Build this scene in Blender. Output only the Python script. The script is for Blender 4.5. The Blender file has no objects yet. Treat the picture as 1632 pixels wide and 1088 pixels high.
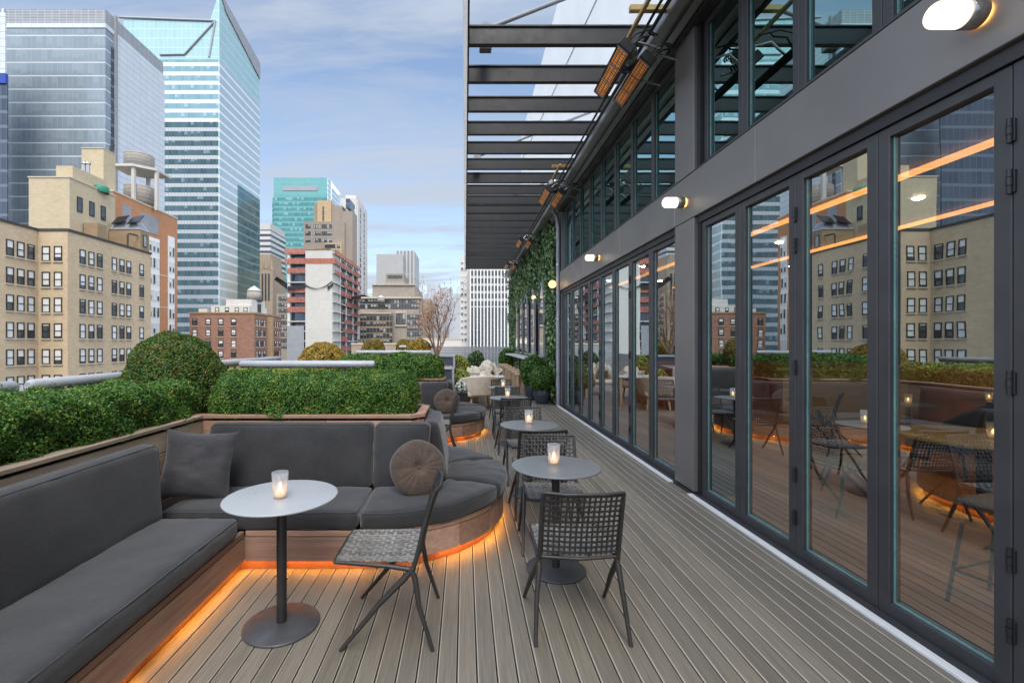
import bpy, math, random
import numpy as np
from mathutils import Vector, Matrix, noise as mnoise

random.seed(7)
RNG = np.random.default_rng(11)
scene = bpy.context.scene
COL = scene.collection
PI = math.pi
R = math.radians

# ------------------------------------------------------------------ mesh helpers
class MB:
    """collects faces; build() links them as one mesh object"""
    def __init__(self, T=None):
        self.v = []; self.f = []; self.m = []; self.s = []; self.T = T
    def add(self, vs, fs, mi=0, smooth=False):
        n = len(self.v)
        if self.T is not None:
            vs = [tuple(self.T @ Vector(p)) for p in vs]
        self.v += [tuple(p) for p in vs]
        for f in fs:
            self.f.append(tuple(i + n for i in f)); self.m.append(mi); self.s.append(smooth)
        return self
    def quad(self, a, b, c, d, mi=0):
        return self.add([a, b, c, d], [(0, 1, 2, 3)], mi)
    def box(self, x0, x1, y0, y1, z0, z1, b=0.0, mi=0):
        if b <= 0:
            vs = [(x, y, z) for x in (x0, x1) for y in (y0, y1) for z in (z0, z1)]
            fs = [(0, 1, 3, 2), (4, 6, 7, 5), (0, 4, 5, 1), (2, 3, 7, 6), (0, 2, 6, 4), (1, 5, 7, 3)]
            return self.add(vs, fs, mi)
        b = min(b, abs(x1 - x0) * .45, abs(y1 - y0) * .45, abs(z1 - z0) * .45)
        vs = []; idx = {}
        for sx in (0, 1):
            for sy in (0, 1):
                for sz in (0, 1):
                    X, Y, Z = (x0, x1)[sx], (y0, y1)[sy], (z0, z1)[sz]
                    ix, iy, iz = X + (b if sx == 0 else -b), Y + (b if sy == 0 else -b), Z + (b if sz == 0 else -b)
                    for ax, p in enumerate(((X, iy, iz), (ix, Y, iz), (ix, iy, Z))):
                        idx[(sx, sy, sz, ax)] = len(vs); vs.append(p)
        fs = []
        def k(s, ax): return idx[(s[0], s[1], s[2], ax)]
        for ax in range(3):
            o1, o2 = (ax + 1) % 3, (ax + 2) % 3
            for side in (0, 1):
                def c(a, d):
                    s = [0, 0, 0]; s[ax] = side; s[o1] = a; s[o2] = d; return s
                q = [k(c(0, 0), ax), k(c(1, 0), ax), k(c(1, 1), ax), k(c(0, 1), ax)]
                fs.append(q if side else q[::-1])
            for a in (0, 1):
                for d in (0, 1):
                    s0 = [0, 0, 0]; s0[o1] = a; s0[o2] = d; s1 = list(s0); s1[ax] = 1
                    q = [k(s0, o1), k(s1, o1), k(s1, o2), k(s0, o2)]
                    fs.append(q if (a ^ d) else q[::-1])
        for sx in (0, 1):
            for sy in (0, 1):
                for sz in (0, 1):
                    s = (sx, sy, sz); q = [k(s, 0), k(s, 1), k(s, 2)]
                    fs.append(q if (sx + sy + sz) % 2 else q[::-1])
        return self.add(vs, fs, mi)
    def tube(self, pts, r, n=8, mi=0, cap=True):
        pts = [Vector(p) for p in pts]
        rs = r if isinstance(r, (list, tuple)) else [r] * len(pts)
        vs = []; up = None
        for i, p in enumerate(pts):
            d = (pts[min(i + 1, len(pts) - 1)] - pts[max(i - 1, 0)])
            if d.length < 1e-9: d = Vector((0, 0, 1))
            d.normalize()
            if up is None:
                up = Vector((0, 0, 1)) if abs(d.z) < .9 else Vector((1, 0, 0))
            a = d.cross(up)
            if a.length < 1e-6: a = d.orthogonal()
            a.normalize(); b = a.cross(d).normalized(); up = b
            for j in range(n):
                t = 2 * PI * j / n
                vs.append(p + (a * math.cos(t) + b * math.sin(t)) * rs[i])
        fs = []
        for i in range(len(pts) - 1):
            for j in range(n):
                k = (j + 1) % n
                fs.append((i * n + j, i * n + k, (i + 1) * n + k, (i + 1) * n + j))
        self.add(vs, fs, mi, True)
        if cap:
            e = (len(pts) - 1) * n
            self.add(vs[:n], [tuple(range(n))[::-1]], mi); self.add(vs[e:], [tuple(range(n))], mi)
        return self
    def lathe(self, prof, c=(0, 0, 0), n=32, mi=0, smooth=True, ang=2 * PI, a0=0.0):
        """prof: list of (r,z)"""
        vs = []; full = abs(ang - 2 * PI) < 1e-6
        cols = n if full else n + 1
        for (r, z) in prof:
            for j in range(cols):
                t = a0 + ang * j / n
                vs.append((c[0] + r * math.cos(t), c[1] + r * math.sin(t), c[2] + z))
        fs = []
        for i in range(len(prof) - 1):
            for j in range(n):
                k = (j + 1) % cols
                fs.append((i * cols + j, i * cols + k, (i + 1) * cols + k, (i + 1) * cols + j))
        return self.add(vs, fs, mi, smooth)
    def prism(self, poly, z0, z1, mi=0):
        n = len(poly)
        vs = [(x, y, z0) for x, y in poly] + [(x, y, z1) for x, y in poly]
        fs = [tuple(range(n))[::-1], tuple(range(n, 2 * n))]
        fs += [(i, (i + 1) % n, n + (i + 1) % n, n + i) for i in range(n)]
        return self.add(vs, fs, mi)
    def sphere(self, c, r, nu=24, nv=14, mi=0, sc=(1, 1, 1)):
        prof = []
        vs = []; fs = []
        for i in range(nv + 1):
            a = PI * i / nv
            for j in range(nu):
                t = 2 * PI * j / nu
                vs.append((c[0] + r * sc[0] * math.sin(a) * math.cos(t), c[1] + r * sc[1] * math.sin(a) * math.sin(t), c[2] - r * sc[2] * math.cos(a)))
        for i in range(nv):
            for j in range(nu):
                k = (j + 1) % nu
                fs.append((i * nu + j, i * nu + k, (i + 1) * nu + k, (i + 1) * nu + j))
        return self.add(vs, fs, mi, True)
    def build(self, name, mats, parent=None, world=True, label=None):
        me = bpy.data.meshes.new(name)
        me.from_pydata(self.v, [], self.f)
        if not isinstance(mats, (list, tuple)): mats = [mats]
        for m in mats: me.materials.append(m)
        me.polygons.foreach_set('material_index', self.m)
        me.polygons.foreach_set('use_smooth', self.s)
        me.validate(); me.update()
        o = bpy.data.objects.new(name, me); COL.objects.link(o)
        if parent is not None:
            o.parent = parent
            if world:
                w = Vector((0, 0, 0)); p = parent
                while p is not None:
                    w += p.location; p = p.parent
                o.location = -w
        if label: o['label'] = label
        return o

def tag(o, label, cat, group=None, kind=None):
    if label: o['label'] = label
    if cat: o['category'] = cat
    if group: o['group'] = group
    if kind: o['kind'] = kind
    return o
def thing(name, label, cat, loc=(0, 0, 0), rz=0.0, group=None):
    o = bpy.data.objects.new(name, None); COL.objects.link(o)
    o.location = loc; o.rotation_euler = (0, 0, rz); o.empty_display_size = .1
    return tag(o, label, cat, group)
def struct(o):
    o['kind'] = 'structure'; return o
def dup(root, loc, rz=0.0, label=None, group=None, scale=None):
    r = root.copy(); COL.objects.link(r); r.location = loc; r.rotation_euler = (0, 0, rz)
    if label: r['label'] = label
    if group: r['group'] = group
    if scale: r.scale = scale
    for ch in list(root.children):
        c = ch.copy(); COL.objects.link(c); c.parent = r
        for g in list(ch.children):
            d = g.copy(); COL.objects.link(d); d.parent = c
    return r
def np_mesh(name, verts, quads, mats, midx=None, parent=None, smooth=False):
    me = bpy.data.meshes.new(name)
    nv, nf = len(verts), len(quads)
    me.vertices.add(nv); me.vertices.foreach_set('co', np.asarray(verts, dtype=np.float32).ravel())
    me.loops.add(nf * 4); me.loops.foreach_set('vertex_index', np.asarray(quads, dtype=np.int32).ravel())
    me.polygons.add(nf)
    me.polygons.foreach_set('loop_start', np.arange(0, nf * 4, 4, dtype=np.int32))
    if not isinstance(mats, (list, tuple)): mats = [mats]
    for m in mats: me.materials.append(m)
    if midx is not None: me.polygons.foreach_set('material_index', np.asarray(midx, dtype=np.int32))
    if smooth: me.polygons.foreach_set('use_smooth', np.ones(nf, dtype=bool))
    me.update(calc_edges=True); me.validate()
    o = bpy.data.objects.new(name, me); COL.objects.link(o)
    if parent: o.parent = parent
    return o

# ------------------------------------------------------------------ material helpers
class NT:
    def __init__(self, name):
        self.mat = bpy.data.materials.new(name); self.mat.use_nodes = True
        self.t = self.mat.node_tree; self.t.nodes.clear()
        self.out = self.t.nodes.new('ShaderNodeOutputMaterial')
    def n(self, typ, **kw):
        nd = self.t.nodes.new(typ)
        for k, v in kw.items(): setattr(nd, k, v)
        return nd
    def set(self, sock, val):
        if isinstance(val, bpy.types.NodeSocket): self.t.links.new(val, sock)
        elif isinstance(val, (tuple, list)) and len(val) == 3 and sock.type == 'RGBA': sock.default_value = (*val, 1)
        else: sock.default_value = val
    def m(self, op, a, b=0.0, c=0.0):
        nd = self.n('ShaderNodeMath', operation=op)
        self.set(nd.inputs[0], a); self.set(nd.inputs[1], b); self.set(nd.inputs[2], c)
        return nd.outputs[0]
    def mix(self, fac, a, b, blend='MIX'):
        nd = self.n('ShaderNodeMix', data_type='RGBA', blend_type=blend)
        self.set(nd.inputs[0], fac); self.set(nd.inputs[6], a); self.set(nd.inputs[7], b)
        return nd.outputs[2]
    def fmix(self, fac, a, b):
        nd = self.n('ShaderNodeMix', data_type='FLOAT')
        self.set(nd.inputs[0], fac); self.set(nd.inputs[2], a); self.set(nd.inputs[3], b)
        return nd.outputs[0]
    def noise(self, vec, scale, detail=4, rough=.6, stretch=None):
        if stretch:
            mp = self.n('ShaderNodeMapping'); self.set(mp.inputs['Scale'], stretch)
            self.t.links.new(vec, mp.inputs[0]); vec = mp.outputs[0]
        nd = self.n('ShaderNodeTexNoise'); self.t.links.new(vec, nd.inputs['Vector'])
        nd.inputs['Scale'].default_value = scale; nd.inputs['Detail'].default_value = detail
        nd.inputs['Roughness'].default_value = rough
        return nd.outputs[0]
    def ramp(self, fac, stops, interp='LINEAR'):
        nd = self.n('ShaderNodeValToRGB'); r = nd.color_ramp; r.interpolation = interp
        while len(r.elements) < len(stops): r.elements.new(.5)
        for e, (p, c) in zip(r.elements, stops):
            e.position = p; e.color = (*c, 1) if len(c) == 3 else c
        self.set(nd.inputs[0], fac); return nd.outputs[0]
    def rng(self, v, a, b, c, d):
        nd = self.n('ShaderNodeMapRange'); self.set(nd.inputs[0], v)
        for i, x in enumerate((a, b, c, d)): self.set(nd.inputs[1 + i], x)
        return nd.outputs[0]
    def obj(self): return self.n('ShaderNodeTexCoord').outputs['Object']
    def pos(self): return self.n('ShaderNodeNewGeometry').outputs['Position']
    def island(self): return self.n('ShaderNodeNewGeometry').outputs['Random Per Island']
    def bump(self, h, strength=.3, dist=.01):
        nd = self.n('ShaderNodeBump'); self.set(nd.inputs['Height'], h)
        nd.inputs['Strength'].default_value = strength; nd.inputs['Distance'].default_value = dist
        return nd.outputs[0]
    def principled(self, **kw):
        nd = self.n('ShaderNodeBsdfPrincipled')
        for k, v in kw.items(): self.set(nd.inputs[k.replace('_', ' ')], v)
        return nd
    def end(self, sh):
        self.t.links.new(sh if isinstance(sh, bpy.types.NodeSocket) else sh.outputs[0], self.out.inputs[0]); return self.mat

def pm(name, a, b=None, rough=.6, metal=0., scale=8., stretch=None, lo=.35, hi=.65, bump=0., bscale=None, bdist=.004, island=0., spec=.5, dirt=0.):
    n = NT(name); co = n.obj()
    if b is None: b = tuple(x * .82 for x in a)
    f = n.rng(n.noise(co, scale, 5, .6, stretch), lo, hi, 0, 1)
    c = n.mix(f, a, b)
    if island > 0:
        k = n.rng(n.island(), 0, 1, 1 - island, 1 + island)
        cc = n.n('ShaderNodeCombineColor')
        for i in range(3): n.set(cc.inputs[i], k)
        c = n.mix(1.0, c, cc.outputs[0], 'MULTIPLY')
    if dirt > 0:
        d = n.rng(n.noise(co, scale * .13, 5, .7), .45, .75, 0, dirt)
        c = n.mix(d, c, tuple(x * .35 for x in a))
    p = n.principled(Base_Color=c, Metallic=metal, Specular_IOR_Level=spec)
    n.set(p.inputs['Roughness'], n.rng(n.noise(co, scale * 1.7, 3), .3, .7, max(rough - .08, .02), min(rough + .08, 1)))
    if bump > 0:
        n.set(p.inputs['Normal'], n.bump(n.noise(co, bscale or scale * 6, 3, .6, stretch), bump, bdist))
    return n.end(p)

def translucent(name, col):
    n = NT(name); p = n.principled(Base_Color=col, Roughness=.5); t = n.n('ShaderNodeBsdfTranslucent'); n.set(t.inputs[0], col)
    mx = n.n('ShaderNodeMixShader'); mx.inputs[0].default_value = .7
    n.t.links.new(p.outputs[0], mx.inputs[1]); n.t.links.new(t.outputs[0], mx.inputs[2]); return n.end(mx)
def emis(name, col, strength):
    n = NT(name); e = n.n('ShaderNodeEmission'); n.set(e.inputs[0], col); n.set(e.inputs[1], strength)
    return n.end(e)

def leafmat(name, stops, rough=.5, trans=.25):
    n = NT(name)
    c = n.ramp(n.m('MULTIPLY_ADD', n.rng(n.noise(n.obj(), 9., 3), .3, .7, -.3, .3), 1., n.island()), stops)
    p = n.principled(Base_Color=c, Roughness=rough, Specular_IOR_Level=.4)
    t = n.n('ShaderNodeBsdfTranslucent'); n.set(t.inputs[0], c)
    mx = n.n('ShaderNodeMixShader'); n.set(mx.inputs[0], trans)
    n.t.links.new(p.outputs[0], mx.inputs[1]); n.t.links.new(t.outputs[0], mx.inputs[2])
    return n.end(mx)

def curtain(name, fh, z0, bay, ga, gb, sp, spf, mull, mf, rough=.12, metal=.55, blind=None, blindp=0., spmetal=0.):
    """curtain wall: glass cells with their own tone, spandrel bands and thin mullions, in metres"""
    n = NT(name); s = n.n('ShaderNodeSeparateXYZ'); n.t.links.new(n.pos(), s.inputs[0])
    u = n.m('ADD', s.outputs[0], s.outputs[1]); zz = n.m('DIVIDE', n.m('SUBTRACT', s.outputs[2], z0), fh)
    uu = n.m('DIVIDE', u, bay)
    fz = n.m('FRACT', zz); fu = n.m('FRACT', uu)
    cv = n.n('ShaderNodeCombineXYZ'); n.set(cv.inputs[0], n.m('FLOOR', uu)); n.set(cv.inputs[1], n.m('FLOOR', zz))
    wn = n.n('ShaderNodeTexWhiteNoise', noise_dimensions='2D'); n.t.links.new(cv.outputs[0], wn.inputs[0])
    big = n.rng(n.noise(n.pos(), .035, 3), .35, .65, 0, 1)
    c = n.mix(n.m('ADD', n.m('MULTIPLY', wn.outputs[0], .75), n.m('MULTIPLY', big, .25)), ga, gb)
    if blind is not None:
        wb = n.n('ShaderNodeTexWhiteNoise', noise_dimensions='3D'); n.t.links.new(cv.outputs[0], wb.inputs[0])
        isb = n.m('MULTIPLY', n.m('LESS_THAN', wb.outputs[0], blindp), n.m('GREATER_THAN', fz, n.m('ADD', spf + .12, n.m('MULTIPLY', wn.outputs[0], .5))))
        c = n.mix(isb, c, blind)
    isp = n.m('LESS_THAN', fz, spf); ism = n.m('LESS_THAN', fu, mf)
    c = n.mix(isp, c, sp); c = n.mix(ism, c, mull)
    solid = n.m('MAXIMUM', isp, ism)
    p = n.principled(Base_Color=c, Specular_IOR_Level=.6)
    n.set(p.inputs['Roughness'], n.fmix(solid, rough, .45)); n.set(p.inputs['Metallic'], n.fmix(solid, metal, spmetal))
    wob = n.noise(n.pos(), .5, 2)
    n.set(p.inputs['Normal'], n.bump(n.m('ADD', n.m('MULTIPLY', solid, .6), n.m('MULTIPLY', wob, n.m('SUBTRACT', 1., solid))), .25, .12))
    return n.end(p)

def brick(name, a, b, mortar=(.3, .28, .25), w=.42, h=.14, stain=.35, wnoise=.12):
    n = NT(name); s = n.n('ShaderNodeSeparateXYZ'); n.t.links.new(n.pos(), s.inputs[0])
    cv = n.n('ShaderNodeCombineXYZ'); n.set(cv.inputs[0], n.m('ADD', s.outputs[0], s.outputs[1])); n.set(cv.inputs[1], s.outputs[2])
    bt = n.n('ShaderNodeTexBrick'); n.t.links.new(cv.outputs[0], bt.inputs[0])
    n.set(bt.inputs['Color1'], a); n.set(bt.inputs['Color2'], b); n.set(bt.inputs['Mortar'], mortar)
    bt.inputs['Scale'].default_value = 1.; bt.inputs['Mortar Size'].default_value = .012
    bt.inputs['Brick Width'].default_value = w; bt.inputs['Row Height'].default_value = h
    st = n.rng(n.noise(n.pos(), wnoise, 6, .6, (1, 1, .35)), .40, .75, 0, stain * .85)
    c = n.mix(st, bt.outputs[0], tuple(x * .45 for x in a))
    fine = n.rng(n.noise(n.pos(), 1.3, 4), .3, .7, .94, 1.05)
    cc = n.n('ShaderNodeCombineColor')
    for i in range(3): n.set(cc.inputs[i], fine)
    c = n.mix(1., c, cc.outputs[0], 'MULTIPLY')
    p = n.principled(Base_Color=c, Roughness=.85, Specular_IOR_Level=.2)
    return n.end(p)

# ------------------------------------------------------------------ materials
M = {}
def wood(name, a, b, axis, island=.22, rough=.6):
    st = {'x': (1.2, 22, 22), 'y': (22, 1.2, 22), 'z': (22, 22, 1.2)}[axis]
    n = NT(name); co = n.obj()
    g = n.noise(co, 1.6, 6, .65, st); big = n.noise(co, .9, 3, .5, tuple(x ** .5 for x in st))
    f = n.rng(n.m('ADD', n.m('MULTIPLY', g, .65), n.m('MULTIPLY', big, .35)), .36, .64, 0, 1)
    c = n.mix(f, a, b)
    isl = n.island()
    k = n.rng(isl, 0, 1, 1 - island, 1 + island); cc = n.n('ShaderNodeCombineColor')
    n.set(cc.inputs[0], k); n.set(cc.inputs[1], n.m('POWER', k, 1.1)); n.set(cc.inputs[2], n.m('POWER', k, 1.2))
    c = n.mix(1., c, cc.outputs[0], 'MULTIPLY')
    w = n.rng(n.noise(co, 1.1, 4, .6), .45, .7, 0, .5)
    c = n.mix(n.m('MULTIPLY', w, .55), c, tuple((x + .1) * .6 for x in (a[0] * .9, a[0] * .72, a[0] * .58)))
    p = n.principled(Base_Color=c, Roughness=rough, Specular_IOR_Level=.3)
    n.set(p.inputs['Normal'], n.bump(g, .25, .003))
    return n.end(p)
M['cedar_x'] = wood('cedar_along_x', (.44, .27, .19), (.24, .135, .092), 'x')
M['cedar_y'] = wood('cedar_along_y', (.42, .265, .19), (.23, .135, .094), 'y')
M['grey_wood_y'] = wood('weathered_cedar', (.46, .37, .28), (.27, .195, .14), 'y')
M['pale_wood'] = wood('pale_timber', (.62, .46, .30), (.42, .28, .17), 'z', .15)
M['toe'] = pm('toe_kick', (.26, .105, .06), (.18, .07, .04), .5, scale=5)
def fabric(name, a, b, k=420, fl=.35):
    n = NT(name); co = n.obj()
    w1 = n.noise(co, k, 2, .5, (1, .25, 1)); w2 = n.noise(co, k, 2, .5, (.25, 1, 1))
    wv = n.m('MULTIPLY', n.m('ADD', w1, w2), .5)
    big = n.noise(co, 3.5, 4, .6)
    f = n.rng(n.m('ADD', n.m('MULTIPLY', wv, .6), n.m('MULTIPLY', big, .4)), .38, .62, 0, 1)
    c = n.mix(f, a, b)
    sp = n.rng(n.m('ADD', n.m('MULTIPLY', n.noise(co, 130, 2, .6, (1, .3, .6)), .5), n.m('MULTIPLY', n.noise(co, 130, 2, .6, (.3, 1, .6)), .5)), .46, .66, 0, .16)
    c = n.mix(sp, c, tuple(x * 2.3 for x in b))
    c = n.mix(n.rng(n.noise(co, 2.1, 5, .65), .46, .74, 0, .40), c, tuple(x * 1.7 for x in b))
    p = n.principled(Base_Color=c, Roughness=.9, Specular_IOR_Level=.15)
    n.set(p.inputs['Sheen Weight'], fl); n.set(p.inputs['Sheen Roughness'], .5)
    n.set(p.inputs['Normal'], n.bump(n.m('ADD', wv, n.m('MULTIPLY', n.noise(co, 6, 4, .6), 1.6)), .35, .006))
    return n.end(p)
M['charcoal'] = fabric('charcoal_fabric', (.022, .022, .0235), (.036, .036, .038), fl=.28)
M['pillow'] = fabric('pillow_fabric', (.030, .030, .033), (.046, .046, .050), fl=.28)
M['velvet'] = fabric('taupe_velvet', (.048, .033, .026), (.080, .057, .045), 90, .26)
M['table_top'] = pm('grey_enamel', (.165, .172, .178), (.155, .162, .168), .38, .0, 3, bump=.05, bscale=300, bdist=.001)
M['table_top_pale'] = pm('pale_enamel', (.36, .375, .385), (.345, .36, .37), .34, .0, 3, bump=.03, bscale=300, bdist=.001)
M['dark_metal'] = pm('charcoal_metal', (.034, .034, .036), (.026, .026, .028), .42, .25, 9, bump=.05, bscale=220, bdist=.001)
M['base_metal'] = pm('grey_cast_base', (.066, .066, .069), (.052, .052, .055), .42, .1, 9, bump=.08, bscale=200, bdist=.001)
M['frame'] = pm('anthracite_frame', (.056, .055, .058), (.045, .044, .047), .45, .15, 5, bump=.04, bscale=150, bdist=.001)
M['header'] = pm('black_header', (.022, .022, .024), (.016, .016, .018), .5, 0, 5)
M['fascia'] = pm('bronze_grey_panel', (.215, .20, .188), (.185, .173, .163), .36, .25, 1.2, dirt=.12)
M['pergola'] = pm('pergola_steel', (.026, .026, .028), (.020, .020, .022), .5, .1, 4)
M['black'] = pm('black_rubber', (.012, .012, .013), None, .5, 0, 6)
M['white'] = pm('white_paint', (.80, .80, .78), (.72, .72, .70), .5, 0, 3)
M['gutter'] = pm('galvanised_gutter', (.58, .58, .57), (.36, .36, .36), .38, .5, 1.3, dirt=.4)
M['plaster'] = pm('white_render', (.94, .94, .915), (.88, .88, .86), .9, 0, .7, bump=.12, bscale=30, bdist=.01, dirt=.05)
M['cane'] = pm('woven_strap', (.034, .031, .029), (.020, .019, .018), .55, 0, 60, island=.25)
M['cane_lit'] = pm('woven_strap_lit', (.22, .205, .185), (.12, .115, .105), .5, 0, 60, island=.3)  # same strap as the back; sky light on the seat put into the colour
M['chair_frame'] = pm('cast_chair_frame', (.045, .042, .040), (.034, .032, .031), .45, .3, 30, bump=.08, bscale=200, bdist=.001)
def ledmat():
    n = NT('amber_led'); e = n.n('ShaderNodeEmission'); n.set(e.inputs[0], (1., .40, .05))
    n.set(e.inputs[1], n.rng(n.noise(n.pos(), 3.5, 3), .38, .62, 10., 66.)); return n.end(e)
M['led'] = ledmat()
M['strip'] = emis('warm_strip_light', (1., .36, .075), 2.6)
M['downlight'] = emis('downlight_glow', (1., .72, .42), 165.)
M['lamp_glow'] = emis('frosted_lamp_glow', (1., .87, .70), 1.7)
M['bulb'] = emis('warm_bulb', (1., .64, .28), 2.2)
M['flame'] = emis('candle_flame', (1., .55, .18), 14.)
def waxmat():
    n = NT('glowing_wax'); return n.end(n.principled(Base_Color=(.85, .72, .55), Roughness=.5, Emission_Color=(1., .48, .14), Emission_Strength=1.1))
M['wax'] = waxmat()
M['steel'] = pm('brushed_steel', (.45, .43, .40), (.36, .34, .32), .3, .9, 30)
M['heater_face'] = None
def heater_mat():
    n = NT('heater_ceramic'); s = n.n('ShaderNodeSeparateXYZ'); n.t.links.new(n.obj(), s.inputs[0])
    a = n.m('LESS_THAN', n.m('FRACT', n.m('MULTIPLY', s.outputs[1], 24.)), .26)
    b = n.m('LESS_THAN', n.m('FRACT', n.m('MULTIPLY', s.outputs[0], 24.)), .26)
    g = n.m('MAXIMUM', a, b)
    c = n.mix(n.rng(n.noise(n.obj(), 9, 4), .35, .65, 0, 1), (.95, .38, .10), (.50, .18, .05))
    c = n.mix(g, c, (.16, .055, .02))
    return n.end(n.principled(Base_Color=c, Roughness=.6, Emission_Color=c, Emission_Strength=.22))  # faint emission on every face, added to brighten the shaded panels
M['heater_face'] = heater_mat()
def glassmat(name, tint, base_ref, rough=0., gl=(1, 1, 1)):
    n = NT(name)
    lw = n.n('ShaderNodeLayerWeight'); lw.inputs['Blend'].default_value = .5
    fac = n.m('ADD', base_ref, n.m('MULTIPLY', n.m('POWER', lw.outputs['Facing'], 2.6), .75)); fac = n.m('MINIMUM', fac, .95)
    t = n.n('ShaderNodeBsdfTransparent'); n.set(t.inputs[0], tint)
    g = n.n('ShaderNodeBsdfGlossy'); g.inputs['Roughness'].default_value = rough; n.set(g.inputs[0], gl)
    wv = n.noise(n.pos(), 1.1, 2); n.set(g.inputs['Normal'], n.bump(wv, .009, .1))
    mx = n.n('ShaderNodeMixShader'); n.set(mx.inputs[0], fac)
    n.t.links.new(t.outputs[0], mx.inputs[1]); n.t.links.new(g.outputs[0], mx.inputs[2])
    return n.end(mx)
M['glass'] = glassmat('door_glass', (.74, .83, .86), .42, gl=(.84, .95, 1.))
M['glass_up'] = glassmat('clerestory_glass', (.36, .50, .50), .42, gl=(.62, .93, .92))
M['glass_edge'] = pm('green_glass_edge', (.20, .36, .33), (.14, .28, .26), .25, 0, 5)
def frost():
    n = NT('frosted_glass')
    t = n.n('ShaderNodeBsdfTranslucent'); n.set(t.inputs[0], (.9, .9, .9))
    tr = n.n('ShaderNodeBsdfTransparent'); n.set(tr.inputs[0], (.92, .93, .95))
    p = n.principled(Base_Color=(.55, .56, .59), Roughness=.3)
    a = n.n('ShaderNodeMixShader'); a.inputs[0].default_value = .55
    n.t.links.new(p.outputs[0], a.inputs[1]); n.t.links.new(t.outputs[0], a.inputs[2])
    b = n.n('ShaderNodeMixShader'); b.inputs[0].default_value = .62
    n.t.links.new(a.outputs[0], b.inputs[1]); n.t.links.new(tr.outputs[0], b.inputs[2])
    return n.end(b)
M['frost'] = frost()
def deckmat():
    n = NT('composite_deck_board'); co = n.obj()
    g = n.noise(co, 2.2, 6, .7, (40, 1.3, 1)); big = n.noise(co, .8, 4, .6)
    streak = n.noise(co, 1.2, 4, .6, (140, 2.2, 1))
    f = n.rng(n.m('ADD', n.m('MULTIPLY', g, .5), n.m('MULTIPLY', streak, .5)), .36, .64, 0, 1)
    c = n.mix(f, (.232, .198, .152), (.120, .104, .082))
    k = n.rng(n.island(), 0, 1, .80, 1.20); cc = n.n('ShaderNodeCombineColor')
    for i in range(3): n.set(cc.inputs[i], k)
    c = n.mix(1., c, cc.outputs[0], 'MULTIPLY')
    c = n.mix(n.rng(big, .4, .7, 0, .35), c, (.175, .162, .138))
    p = n.principled(Base_Color=c, Specular_IOR_Level=.35)
    n.set(p.inputs['Roughness'], n.rng(big, .3, .7, .42, .62))
    n.set(p.inputs['Normal'], n.bump(streak, .3, .002))
    return n.end(p)
M['deck'] = deckmat()
M['deck_lit_edge'] = pm('deck_board_lit_edge', (.40, .36, .295), (.33, .30, .25), .6, 0, 4)  # paler chamfers: light caught along the grooves is painted in
M['gap'] = pm('deck_gap', (.012, .011, .010), None, .9)
M['box_leaf'] = leafmat('boxwood_leaf', [(0.0, (0.0239, 0.0753, 0.0133)), (0.45, (0.0599, 0.159, 0.0232)), (0.8, (0.1197, 0.2512, 0.0365)), (0.96, (0.2016, 0.2961, 0.0487)), (1.0, (0.2678, 0.2841, 0.054))])
M['bush_leaf'] = leafmat('bush_leaf', [(0.0, (0.0231, 0.0636, 0.0113)), (0.5, (0.0643, 0.1485, 0.0197)), (0.8, (0.1221, 0.1908, 0.0284)), (0.93, (0.1616, 0.1373, 0.0242)), (1.0, (0.2497, 0.1373, 0.0242))])
M['gold_leaf'] = leafmat('golden_leaf', [(0.0, (0.1625, 0.1187, 0.015)), (0.5, (0.3375, 0.25, 0.0375)), (0.85, (0.5, 0.3375, 0.05)), (1.0, (0.575, 0.2375, 0.0375))])
M['ochre_leaf'] = leafmat('ochre_leaf', [(0.0, (0.108, 0.1013, 0.0162)), (0.5, (0.2295, 0.189, 0.0297)), (1.0, (0.405, 0.2565, 0.0405))])
M['lime_leaf'] = leafmat('lime_leaf', [(0.0, (0.135, 0.189, 0.027)), (0.5, (0.297, 0.351, 0.0607)), (1.0, (0.513, 0.513, 0.1215))])
M['ivy_leaf'] = leafmat('ivy_leaf', [(0., (.012, .035, .010)), (.4, (.04, .10, .02)), (.75, (.10, .19, .04)), (1., (.34, .42, .18))], .35, .15)
M['rust_leaf'] = leafmat('rust_leaf', [(0., (.34, .12, .035)), (.5, (.50, .21, .06)), (1., (.58, .32, .11))])
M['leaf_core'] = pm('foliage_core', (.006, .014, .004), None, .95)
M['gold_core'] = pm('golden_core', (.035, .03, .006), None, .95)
M['bark'] = pm('bark', (.34, .20, .125), (.20, .115, .075), .85, 0, 20, bump=.3)
M['pot'] = pm('slate_blue_pot', (.055, .062, .085), (.04, .046, .065), .4, 0, 8)
M['fleece'] = pm('cream_fleece', (.72, .66, .56), (.50, .43, .34), .95, 0, 18, bump=.9, bscale=90, bdist=.012)
M['linen'] = pm('cream_linen', (.66, .57, .46), (.55, .46, .36), .9, 0, 10, bump=.2)
M['petal'] = leafmat('white_petal', [(0., (.62, .62, .60)), (1., (.82, .82, .80))])
M['slat'] = pm('grey_slat', (.30, .31, .32), (.24, .25, .26), .55, 0, 3, island=.12)
M['stone_top'] = pm('pale_counter', (.55, .54, .52), (.46, .45, .44), .4, 0, 4)
M['rail'] = pm('grey_coping', (.40, .41, .43), (.33, .34, .36), .45, .1, 3, dirt=.15)
M['parapet'] = pm('parapet_render', (.30, .30, .29), (.25, .25, .245), .85, 0, 1.5)
M['mirror'] = glassmat('dark_mirror', (.05, .05, .05), .80)
M['amber_glow'] = emis('amber_back_glow', (1., .50, .14), 22.)
M['int_floor'] = wood('orange_timber_floor', (.66, .30, .12), (.40, .155, .055), 'y', .25, .35)
M['int_wall'] = pm('terracotta_wall', (.55, .20, .08), (.42, .14, .06), .6, 0, 1.5)
M['int_dark'] = pm('dark_interior', (.045, .042, .042), None, .7, 0, 2)
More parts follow.
